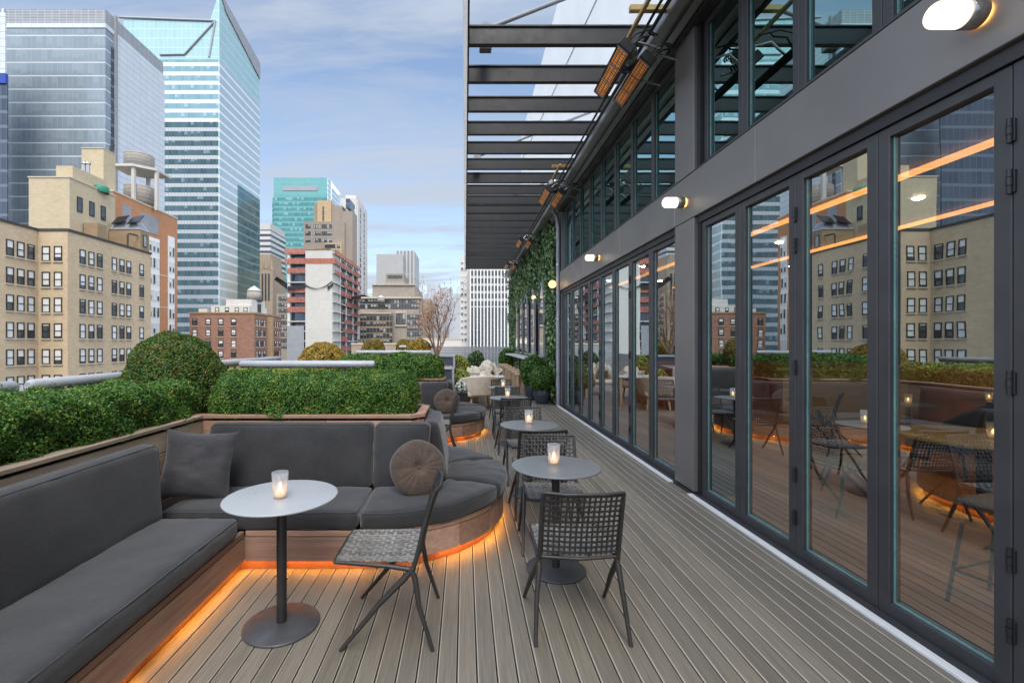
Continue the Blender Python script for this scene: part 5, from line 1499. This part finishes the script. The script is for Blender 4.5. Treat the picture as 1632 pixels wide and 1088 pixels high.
# ---- small slice buildings
b = bld('striped_office_block', 'white and dark striped slab between the banded tower and the teal tower', PX(422, 350), 350)
mb = MB(); mb.box(PX(405, 350), PX(431, 350), 350, 380, GZ, PZ(366, 350)); part('wall', mb, M['striped'], b)
mb = MB(); mb.box(PX(405, 350), PX(430, 350), 351, 379, PZ(366, 350) + .003, PZ(355, 350)); part('crown', mb, M['white_stone'], b)
b = bld('teal_glass_tower', 'flat topped teal glass tower in the middle distance', PX(475, 420), 430)
y = 420.
mb = MB(); mb.box(PX(436, y), PX(521, y), y, 455, GZ, PZ(312, y)); part('curtain_wall', mb, M['tower_c'], b)
mb = MB(); mb.box(PX(436, y), PX(521, y), y + .2, 454.8, PZ(312, y) + .003, PZ(283, y)); part('crown', mb, M['tower_c_flat'], b)
mb = MB(); mb.box(PX(451, y), PX(506, y), y - .3, y + .15, PZ(304, y), PZ(297, y)); part('crown_vent', mb, M['louver'], b)
mb = MB(); mb.box(PX(431, y), PX(436, y) - .01, y + 4, 450, GZ, PZ(313, y)); part('side_wall', mb, M['tower_c'], b)
mb = MB(); mb.box(PX(521, y) + .003, PX(521, y) + 1., y + .5, 456, GZ, PZ(284, y)); part('side_wall', mb, M['tower_b_side'], b)
mb = MB(); xx = PX(529, y); mb.tube([(xx, y - 2, PZ(320, y)), (xx, y - 2, PZ(290, y))], .5, 6); mb.add([(xx + .3, y - 2, PZ(291, y)), (xx + 8.5, y - 2, PZ(311, y)), (xx + 6, y - 2, PZ(312, y)), (xx + .3, y - 2, PZ(299, y))], [(0, 1, 2, 3)]); part('rooftop_fin', mb, M['white'], b)
# white slim tower
b = bld('white_slim_tower', 'slim white tower with rounded top behind the tan stepped tower', PX(562, 345), 350)
y = 345.
mb = MB(); mb.box(PX(543, y), PX(568, y), y, y + 36, GZ, PZ(316, y)); mb.box(PX(549, y), PX(566, y), y + 3, y + 33, PZ(316, y) + .003, PZ(309, y)); part('wall', mb, M['white_stone'], b)
mb = MB(); xs = PX(568, y); mb.box(xs + .003, xs + 1., y + 1, y + 34, GZ, PZ(317, y)); part('side_wall', mb, M['white_stone'], b)
ws = []
for k in range(18):
    for px_ in (553.5, 563): ws.append((PX(px_, y), y - .05, PZ(330 + 9 * k, y), 'f', 2.3, 3.0))
    ws.append((xs + 1.05, y + 9, PZ(330 + 9 * k, y), 's', 3.4, 3.0)); ws.append((xs + 1.05, y + 22, PZ(330 + 9 * k, y), 's', 3.4, 3.0))
windows(b, ws, 'plain', 72)
# tan and grey stepped deco tower
b = bld('stepped_deco_tower', 'stepped tan and grey brick tower behind the construction site', PX(515, 300), 305)
y = 300.
def bx(mb, pa, pb, ya, yb, top, bot): mb.box(PX(pa, y), PX(pb, y), ya, yb, bot, top)
zA, zB, zC = PZ(318, y), PZ(353, y), PZ(388, y)
mb = MB(); bx(mb, 504, 526, y + 2, y + 14, zA, zB); mb.box(PX(482, y), PX(547, y), y - 6, y + 12, GZ, PZ(412, y)); mb.box(PX(520, y), PX(546, y), y - 3, y + 8, PZ(412, y) + .003, PZ(389, y)); part('wall', mb, M['deco'], b)
mb = MB(); bx(mb, 497.5, 503.9, y + 3, y + 12, PZ(322, y), zB); bx(mb, 526.1, 543, y + 4, y + 14, PZ(325, y), zB); mb.box(PX(484, y), PX(549, y), y, y + 20, GZ, zB - .01); part('upper_wall', mb, M['deco_grey'], b)
mb = MB(); bx(mb, 512.5, 515, y + 1.8, y + 2.1, PZ(328, y), zB + 1); mb.box(PX(550, y), PX(556, y), y + 2, y + 14, PZ(330, y), PZ(315, y)); part('slot_window', mb, M['dark_glass'], b)
mb = MB(); mb.box(PX(543, y), PX(560, y), y + 3, y + 16, GZ, PZ(334, y)); part('side_block', mb, M['deco_grey'], b)
ws = [(PX(px_, y), y - .05, PZ(py, y), 'f', 1.7, 2.6) for py in (361, 372, 383) for px_ in (489, 493, 501.5, 504.5, 509.5, 515, 518.5, 523, 527)]
ws += [(PX(px_, y), y - 3.05, PZ(py, y), 'f', 1.6, 2.4) for py in (394, 403) for px_ in range(522, 546, 4)]
ws += [(PX(px_, y), y - 6.05, PZ(py, y), 'f', 1.6, 2.4) for py in (418, 428) for px_ in range(486, 546, 5)]
windows(b, ws, 'plain', 95)
# construction tower
b = bld('tower_under_construction', 'unfinished concrete tower wrapped in orange netting with black catch nets', -50, 155)
y = 150.; xl, xm0, xm1, yr = PX(457.5, y), PX(487, y), PX(530, y), 186.
zt = PZ(402, y)
fl = [zt - 3.16 * i for i in range(16)]
mb = MB(); mb.box(xm0, xm1, y - .2, y + 8, GZ, zt + .5); part('concrete_core', mb, M['concrete'], b)
mb = MB()
for z in fl: mb.box(xl, xm0 - .003, y, y + 8, z - .34, z); mb.box(xm1 + .003, xm1 + .6, y, yr, z - .34, z)
part('floor_slab', mb, M['concrete'], b)
for px_ in (459.5,):
    mb = MB(); mb.box(PX(px_, y) - .4, PX(px_, y) + .4, y + .2, y + .9, GZ, zt - .35); part('column', mb, M['white_stone'], b)
for yy_ in (158, 166, 176, 185):
    mb = MB(); mb.box(xm1 + .1, xm1 + .45, yy_ - .4, yy_ + .4, GZ, zt - .35); part('column', mb, M['white_stone'], b)
mb = MB(); mb.box(xl + .3, xm0 - .01, y + 2.5, y + 8, GZ, zt - .36); mb.box(xm1 - 6, xm1 - .3, y + 8.1, yr - .2, GZ, zt - .36); part('dark_floor_void', mb, M['dark_glass'], b)
nrnd = random.Random(4)
for i, z in enumerate(fl[:12]):
    top = 1.25 if i < 3 else 1.35
    if i < 7 and i != 3:
        mb = MB(); mb.box(xl - (.8 if i < 2 else 0), xm0 - .01, y - .12, y - .05, z - .3 - (.3 if i < 2 else 0), z + top); part('safety_net', mb, M['net'], b)
    yc = y + .3
    mb = MB()
    while yc < yr - 1:
        L = nrnd.choice((4, 6, 8)); h = nrnd.uniform(.8, 1.5)
        if not (i > 5 and nrnd.random() < .3) and not (yc < y + 8 and i > 2): mb.box(xm1 + .63, xm1 + .7, yc, min(yc + L - .6, yr), z - .3, z + h)
        yc += L
    part('safety_net', mb, M['net'], b)
mb = MB(); mb.box(xm0 - .2, xm1 + .72, y - .32, y - .21, zt - 3.7, zt - 2.0); part('safety_net', mb, M['net'], b)
mb = MB(); mb.box(xl, xm0 - .5, y - .1, y + .2, GZ, PZ(519, y)); part('hoarding', mb, M['roof_grey'], b)
mb = MB(); mb.box(xm1 + .02, xm1 + .61, yr - 2.2, yr, GZ, zt - 1); part('edge_wall', mb, M['white_stone'], b)
mb = MB()
def swag(pa, za, pb, zb, sag, yv, th):
    n = 14; P = []
    for i in range(n + 1):
        u = i / n; px_ = pa + (pb - pa) * u; zz_ = za + (zb - za) * u + sag * 4 * u * (1 - u); P.append((PX(px_, yv), yv, PZ(zz_, yv)))
    Q = [(p[0], p[1], p[2] - th * (.4 + 1.2 * abs(i / n - .5))) for i, p in enumerate(P)]
    mb.add(P + Q, [(i, i + 1, n + 2 + i, n + 1 + i) for i in range(n)])
swag(487, 453, 529, 447, 9, y - .6, .5); swag(522, 455, 531, 448, 3, y - .6, 1.5); swag(459, 455, 487, 450, 5, y - .6, 1.4)
mb.add([(PX(447, y), y - 5, PZ(449, y)), (PX(459, y), y - .5, PZ(462, y)), (PX(459, y), y - .5, PZ(452, y)), (PX(451, y), y - 5, PZ(444, y))], [(0, 1, 2, 3)])
mb.add([(xm1 + .7, y + 22, PZ(462, y)), (xm1 + 5., y + 20, PZ(459, y)), (xm1 + 5.4, y + 34, PZ(456, y)), (xm1 + .7, y + 35, PZ(455, y))], [(0, 1, 2, 3)])
mb.add([(xm1 + .7, y + 22, PZ(462, y)), (xm1 + 5., y + 20, PZ(459, y)), (xm1 + 4.6, y + 20, PZ(467, y)), (xm1 + .8, y + 22, PZ(466, y))], [(0, 1, 2, 3)])
part('catch_net', mb, M['black_net'], b)
mb = MB(); mb.tube([(xm0 + 1, y + 4, zt + .5), (xm0 + 1.5, y + 4, zt + 2.2), (xm1 + 1, y + 4, zt + 1.2)], .15, 6)
for k in range(12):
    xx = xm0 - 1 + k * .9; mb.tube([(xx, y + 3, zt), (xx + .1, y + 3, zt + 1 + nrnd.random())], .06, 5); 
    if k < 9: mb.box(xx, xx + 1.4, y + 2, y + 3.2, zt + 1.2 + .05 * k, zt + 1.26 + .05 * k)
part('rooftop_formwork', mb, M['tan_dark'], b)
# red brick block with white penthouse and tank
b = bld('red_brick_block', 'red brown brick block with a white penthouse storey, left of the construction tower', -48, 98)
y = 95.; xa, xb, zr = PX(302, y), PX(405, y), PZ(500, y); y1_ = 109.
mb = MB(); mb.box(xa, xb, y, y1_, GZ, zr); part('wall', mb, M['red_brick'], b)
mb = MB(); mb.box(xa - .15, xb + .15, y - .15, y1_ + .1, zr + .002, zr + .35); part('parapet_cap', mb, M['tan_dark'], b)
mb = MB(); mb.box(PX(330, y), PX(392, y), y + 1.5, y1_ - 4, zr + .36, PZ(486, y)); mb.box(PX(350, y), PX(392, y), y + 2.5, y1_ - 5, PZ(486, y) + .002, PZ(475, y)); mb.box(PX(312, y), PX(325, y), y + 1, y + 3, zr + .36, PZ(491, y)); part('penthouse_wall', mb, M['white_stone'], b)
mb = MB(); mb.box(xb + .002, xb + 1.2, y + 6.2, y + 6.9, GZ, zr - .3); part('shaft', mb, M['tan_dark'], b)
ws = [(PX(px_, y), y - .04, zr - 1.7 - 2.2 * k, 'f', 1.05, 1.5) for k in range(6) for px_ in (310.5, 332, 352, 372.5)]
ws += [(xb + .04, yy_, zr - 1.7 - 2.2 * k, 's', .75, 1.4) for k in range(6) for yy_ in (96.2, 97.4, 98.6, 99.8, 103.2, 104.4, 105.6, 106.8, 108)]
ws += [(PX(px_, y), y + 1.45, PZ(494, y), 'f', .8, 1.3) for px_ in (340, 356, 372, 386)]
windows(b, ws, 'sash', 99)
def water_tank(label, px, y, pyt, pyb, pw):
    cx_, r = PX(px, y), pw * y / 740 / 2; zt, zb = PZ(pyt, y), PZ(pyb, y); h = zt - zb
    t = thing('water_tank', label, 'water tank', (cx_, y, zb - h * .8), 0, 'rooftop water tanks')
    mb = MB(); mb.lathe([(0, zb), (r, zb), (r * .94, zb + h * .62), (0, zb + h * .62)], (cx_, y, 0), 20); part('tank_shell', mb, M['tank_wood'], t)
    mb = MB(); mb.lathe([(r * 1.02, zb + h * .62), (r * .5, zb + h * .84), (0, zt)], (cx_, y, 0), 20); part('tank_roof', mb, M['tank_roof'], t)
    for k in range(4):
        a = PI / 4 + k * PI / 2; mb = MB(); mb.tube([(cx_ + r * .8 * math.cos(a), y + r * .8 * math.sin(a), zb), (cx_ + r * .9 * math.cos(a), y + r * .9 * math.sin(a), zb - h * .9)], r * .06, 6); part('leg', mb, M['roof_dark'], t)
    mb = MB(); mb.lathe([(0, zb - .35), (r * 1.1, zb - .35), (r * 1.1, zb - .01), (0, zb - .01)], (cx_, y, 0), 12); mb.box(cx_ - r * .8, cx_ + r * .8, y - r * .5, y + r * .5, zb - h * .85, zb - h * .3); part('platform', mb, M['roof_dark'], t)
water_tank('pale conical roofed water tank above the red brick block', 405, 101, 455, 478, 22)
water_tank('small far grey water tank on the grey brown hotel roof', 607, 198, 470, 482, 12)
# gothic brown tower and neighbours
b = bld('gothic_stone_tower', 'narrow brown stone tower with pointed pinnacles behind the red brick block', PX(428, 230), 235)
y = 230.
mb = MB(); mb.box(PX(414, y), PX(431, y), y, y + 14, GZ, PZ(405, y)); mb.box(PX(420, y), PX(440, y), y - 4, y + 12, GZ, PZ(432, y)); part('wall', mb, M['brown_stone'], b)
mb = MB()
for px_, py in ((422, 432), (429, 430), (437.5, 432)):
    c = (PX(px_, y), y - 3.5, PZ(py, y)); mb.lathe([(.9, 0), (.5, 3.5), (0, 7)], c, 4)
part('pinnacle', mb, M['brown_stone'], b)
mb = MB()
for px_ in (424, 429, 434): mb.box(PX(px_, y) - .35, PX(px_, y) + .35, y - 4.2, y - 4.002, PZ(480, y), PZ(438, y))
part('tall_window', mb, M['win_glass'], b)
b = bld('brown_stone_block', 'brown stone block with dark windows in the gap left of the construction tower', PX(448, 190), 195)
y = 190.
mb = MB(); mb.box(PX(441, y), PX(475, y), y, y + 20, GZ, PZ(468, y)); part('wall', mb, M['grey_stone'], b)
windows(b, [(PX(px_, y), y - .05, PZ(476 + 9.5 * k, y), 'f', 1.1, 1.6) for k in range(9) for px_ in (446, 450.5, 455, 460)], 'plain')
# grey brown stone hotel
b = bld('grey_stone_hotel', 'wide grey brown stone block with many windows right of the construction tower', PX(615, 205), 210)
y = 205.
zr = PZ(473, y)
mb = MB(); mb.box(PX(560, y), PX(672, y), y, y + 40, GZ, zr); mb.box(PX(592, y), PX(660, y), y + 2, y + 36, zr + .003, PZ(452, y)); mb.box(PX(615, y), PX(643, y), y + 4, y + 30, PZ(452, y) + .003, PZ(446, y)); mb.box(PX(668, y), PX(684, y), y + 6, y + 36, GZ, PZ(474, y)); part('wall', mb, M['grey_stone'], b)
mb = MB(); mb.box(PX(560, y), PX(627, y), y - 8, y - .05, GZ, PZ(500, y)); part('front_wing', mb, M['brown_stone'], b)
mb = MB(); mb.box(PX(559, y), PX(673, y), y - .8, y - .004, zr - .8, zr); mb.box(PX(559, y), PX(628, y), y - 8.6, y - 8.004, PZ(502, y), PZ(500, y)); mb.box(PX(591, y), PX(661, y), y + 1.2, y + 1.9, PZ(453.5, y), PZ(452, y)); part('cornice', mb, M['sill'], b)
mb = MB(); mb.box(PX(630, y), PX(648, y), y - .6, y - .002, PZ(520, y), PZ(496, y)); part('loggia', mb, M['sill'], b)
ws = [(PX(px_, y), y - .06, PZ(py, y), 'f', 1.25, 2.0) for py in (480, 488.5) for px_ in np.arange(570, 670, 4.6)]
ws += [(PX(px_, y), y - .06, PZ(py, y), 'f', 1.25, 2.0) for py in (505, 514, 523, 532, 541) for px_ in np.arange(651, 671, 4.6)]
ws += [(PX(px_, y - 8), y - 8.06, PZ(py, y - 8), 'f', 1.2, 1.9) for py in (507, 516, 526, 535, 544) for px_ in np.arange(566, 628, 5.2)]
ws += [(PX(px_, y), y - .66, PZ(508, y), 'f', 1.6, 5.) for px_ in (634, 639, 644)]
windows(b, ws, 'plain', 99)
b = bld('grey_slab_tower', 'plain grey slab tower with a finned block at its right, beyond the stone hotel', PX(628, 380), 390)
y = 380.
mb = MB(); mb.box(PX(600, y), PX(642, y), y, y + 40, GZ, PZ(405, y)); part('wall', mb, M['grey_conc'], b)
mb = MB(); mb.box(PX(628, y), PX(658, y), y + 12, y + 52, GZ, PZ(395, y)); part('fin_block', mb, M['grey_fins'], b)
b = bld('dark_topped_block', 'low block with a dark window band, in front of the grey slab tower', PX(629, 300), 300)
y = 300.
mb = MB(); mb.box(PX(615, y), PX(643, y), y, y + 30, GZ, PZ(436, y)); part('wall', mb, M['grey_stone'], b)
mb = MB(); mb.box(PX(618, y), PX(641, y), y - .3, y - .01, PZ(443, y), PZ(438.5, y)); part('window_band', mb, M['win_glass'], b)
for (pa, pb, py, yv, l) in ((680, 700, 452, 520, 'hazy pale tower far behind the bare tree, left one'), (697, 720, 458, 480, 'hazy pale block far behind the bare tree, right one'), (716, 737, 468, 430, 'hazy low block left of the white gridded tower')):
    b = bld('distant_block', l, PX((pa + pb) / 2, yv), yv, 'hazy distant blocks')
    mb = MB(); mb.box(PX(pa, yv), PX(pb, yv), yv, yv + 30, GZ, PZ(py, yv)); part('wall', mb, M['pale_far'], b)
# white gridded tower at the end
b = bld('white_gridded_tower', 'white office tower of vertical fins and dark windows at the end of the walkway', PX(780, 150), 158)
y = 150.; xa, xb, zt = PX(748, y), PX(846, y), PZ(424, y)
mb = MB(); mb.box(xa, xb, y + .6, y + 25, GZ, zt); part('wall', mb, M['white_stone'], b)
cols = np.arange(xa + 1.1, xb - .4, 1.1)
for i, xx in enumerate(np.arange(xa + .2, xb, 1.1)):
    mb = MB(); mb.box(xx, xx + .36, y, y + .599, GZ, zt - 1.0); part('fin', mb, M['white'], b)
mb = MB(); mb.box(PX(733, y), xa - .01, y + 4, y + 26, GZ, PZ(405, y)); part('side_block', mb, M['white_stone'], b)
ws = []
for k in range(14):
    z = zt - 2.2 - 2.45 * k
    for xx in np.arange(xa + .2, xb - 1.1, 1.1):
        ws.append((xx + .73, y + .55, z, 'f', .70, 1.55 if k < 5 else 2.3))
windows(b, ws, 'dark', 85)
ws = [(PX(px_, y), y + 3.95, PZ(415 + 10.5 * k, y), 'f', .9, 1.1) for k in range(13) for px_ in (736.5, 742)]
windows(b, ws, 'white', 15)
# low roofs between the hedges and the towers
for (pa, pb, py, yv, m, l) in ((560, 672, 549, 90, 'brown_stone', 'low brown roofline just above the second hedge'), (672, 736, 541, 110, 'white_stone', 'low pale block behind the bare tree')):
    b = bld('low_block', l, PX((pa + pb) / 2, yv), yv)
    mb = MB(); mb.box(PX(pa, yv), PX(pb, yv), yv, yv + 20, GZ, PZ(py, yv)); part('wall', mb, M[m], b)
    mb = MB(); mb.box(PX(pa, yv) - .1, PX(pb, yv) + .1, yv - .1, yv + 20, PZ(py, yv) + .002, PZ(py, yv) + .3); part('parapet_cap', mb, M['sill'], b)

# ================================================================== SKY, SUN, CAMERA
SUN = Vector((.10, -.64, .76)).normalized()
elev = math.asin(SUN.z); azim = math.atan2(SUN.x, SUN.y)
w = bpy.data.worlds.new('World'); scene.world = w; w.use_nodes = True
t = w.node_tree; t.nodes.clear()
out = t.nodes.new('ShaderNodeOutputWorld'); bg = t.nodes.new('ShaderNodeBackground'); sky = t.nodes.new('ShaderNodeTexSky')
sky.sky_type = 'NISHITA'; sky.sun_disc = False; sky.sun_elevation = elev; sky.sun_rotation = azim
sky.air_density = 1.0; sky.dust_density = 1.2; sky.ozone_density = 2.0
tc = t.nodes.new('ShaderNodeTexCoord'); sep = t.nodes.new('ShaderNodeSeparateXYZ'); t.links.new(tc.outputs['Generated'], sep.inputs[0])
def wm(op, a, b):
    n = t.nodes.new('ShaderNodeMath'); n.operation = op
    for i, x in enumerate((a, b)):
        if isinstance(x, bpy.types.NodeSocket): t.links.new(x, n.inputs[i])
        else: n.inputs[i].default_value = x
    return n.outputs[0]
den = wm('ADD', wm('MAXIMUM', sep.outputs[2], 0.), .12)
cv = t.nodes.new('ShaderNodeCombineXYZ'); t.links.new(wm('DIVIDE', sep.outputs[0], den), cv.inputs[0]); t.links.new(wm('DIVIDE', sep.outputs[1], den), cv.inputs[1])
mp = t.nodes.new('ShaderNodeMapping'); t.links.new(cv.outputs[0], mp.inputs[0]); mp.inputs['Rotation'].default_value = (0, 0, R(28)); mp.inputs['Scale'].default_value = (.36, 1.3, 1); mp.inputs['Location'].default_value = (3.1, 1.7, 0)
nz = t.nodes.new('ShaderNodeTexNoise'); t.links.new(mp.outputs[0], nz.inputs[0]); nz.inputs['Scale'].default_value = 1.9; nz.inputs['Detail'].default_value = 9; nz.inputs['Roughness'].default_value = .62; nz.inputs['Distortion'].default_value = .55
mr = t.nodes.new('ShaderNodeMapRange'); t.links.new(nz.outputs[0], mr.inputs[0]); mr.inputs[1].default_value = .42; mr.inputs[2].default_value = .63; mr.inputs[3].default_value = .06; mr.inputs[4].default_value = .80
hz = t.nodes.new('ShaderNodeMapRange'); t.links.new(sep.outputs[2], hz.inputs[0]); hz.inputs[1].default_value = 0.; hz.inputs[2].default_value = .42; hz.inputs[3].default_value = .42; hz.inputs[4].default_value = 0.
def wr(v, a, b, c, d):
    n = t.nodes.new('ShaderNodeMapRange'); n.interpolation_type = 'SMOOTHSTEP'; t.links.new(v, n.inputs[0])
    for i, x in enumerate((a, b, c, d)): n.inputs[1 + i].default_value = x
    return n.outputs[0]
over = wm('ADD', wm('ADD', wr(sep.outputs[2], .55, .9, 0., .7), wr(sep.outputs[1], .3, -.4, 0., .7)), wm('ADD', wr(sep.outputs[0], -.74, -.97, 0., .5), wr(sep.outputs[0], .62, .92, 0., .5)))   # cloud tone added out of view, overhead, behind and to both sides
fac = wm('MINIMUM', wm('ADD', wm('ADD', mr.outputs[0], hz.outputs[0]), over), .94)
mx = t.nodes.new('ShaderNodeMix'); mx.data_type = 'RGBA'; t.links.new(fac, mx.inputs[0]); 
sv = t.nodes.new('ShaderNodeVectorMath'); sv.operation = 'MULTIPLY'; sv.inputs[1].default_value = (2.6, 2.5, 2.35); t.links.new(sky.outputs[0], sv.inputs[0])
t.links.new(sv.outputs[0], mx.inputs[6]); mx.inputs[7].default_value = (5.8, 6.5, 7.7, 1)
# sky brightened out of view overhead, behind and sideways, added as fill light
def wr(v, a, b, c, d):
    n = t.nodes.new('ShaderNodeMapRange'); n.interpolation_type = 'SMOOTHSTEP'; t.links.new(v, n.inputs[0])
    for i, x in enumerate((a, b, c, d)): n.inputs[1 + i].default_value = x
    return n.outputs[0]
gain = wm('ADD', wr(sep.outputs[2], .55, .92, 1.0, 2.9), wr(sep.outputs[1], .35, -.5, 0., 1.0))
gain = wm('ADD', gain, wm('ADD', wr(sep.outputs[0], -.74, -.97, 0., 2.8), wr(sep.outputs[0], .62, .92, 0., 1.3)))
vm = t.nodes.new('ShaderNodeVectorMath'); vm.operation = 'SCALE'; t.links.new(mx.outputs[2], vm.inputs[0]); t.links.new(gain, vm.inputs['Scale'])
t.links.new(vm.outputs[0], bg.inputs[0]); bg.inputs[1].default_value = .10
t.links.new(bg.outputs[0], out.inputs[0])
sl = bpy.data.lights.new('sun_lamp', 'SUN'); sl.energy = 2.8; sl.angle = R(28); sl.color = (1., .93, .83)
so = bpy.data.objects.new('sun_lamp', sl); COL.objects.link(so); so.rotation_euler = SUN.to_track_quat('Z', 'Y').to_euler()
cam = bpy.data.cameras.new('camera'); co = bpy.data.objects.new('camera', cam); COL.objects.link(co); scene.camera = co
co.location = (0, 0, 1.6); co.rotation_euler = (PI / 2, 0, 0)
cam.sensor_width = 36.; cam.lens = 740 / 1632 * 36; cam.shift_x = 75 / 1632; cam.shift_y = 3 / 1632
cam.clip_start = .05; cam.clip_end = 8000
scene.view_settings.view_transform = 'Standard'; scene.view_settings.look = 'None'; scene.view_settings.exposure = 0.; scene.view_settings.gamma = 1.
cy = scene.cycles
cy.max_bounces = 7; cy.diffuse_bounces = 3; cy.glossy_bounces = 4; cy.transmission_bounces = 4; cy.transparent_max_bounces = 12
cy.caustics_reflective = False; cy.caustics_refractive = False
cy.use_denoising = True
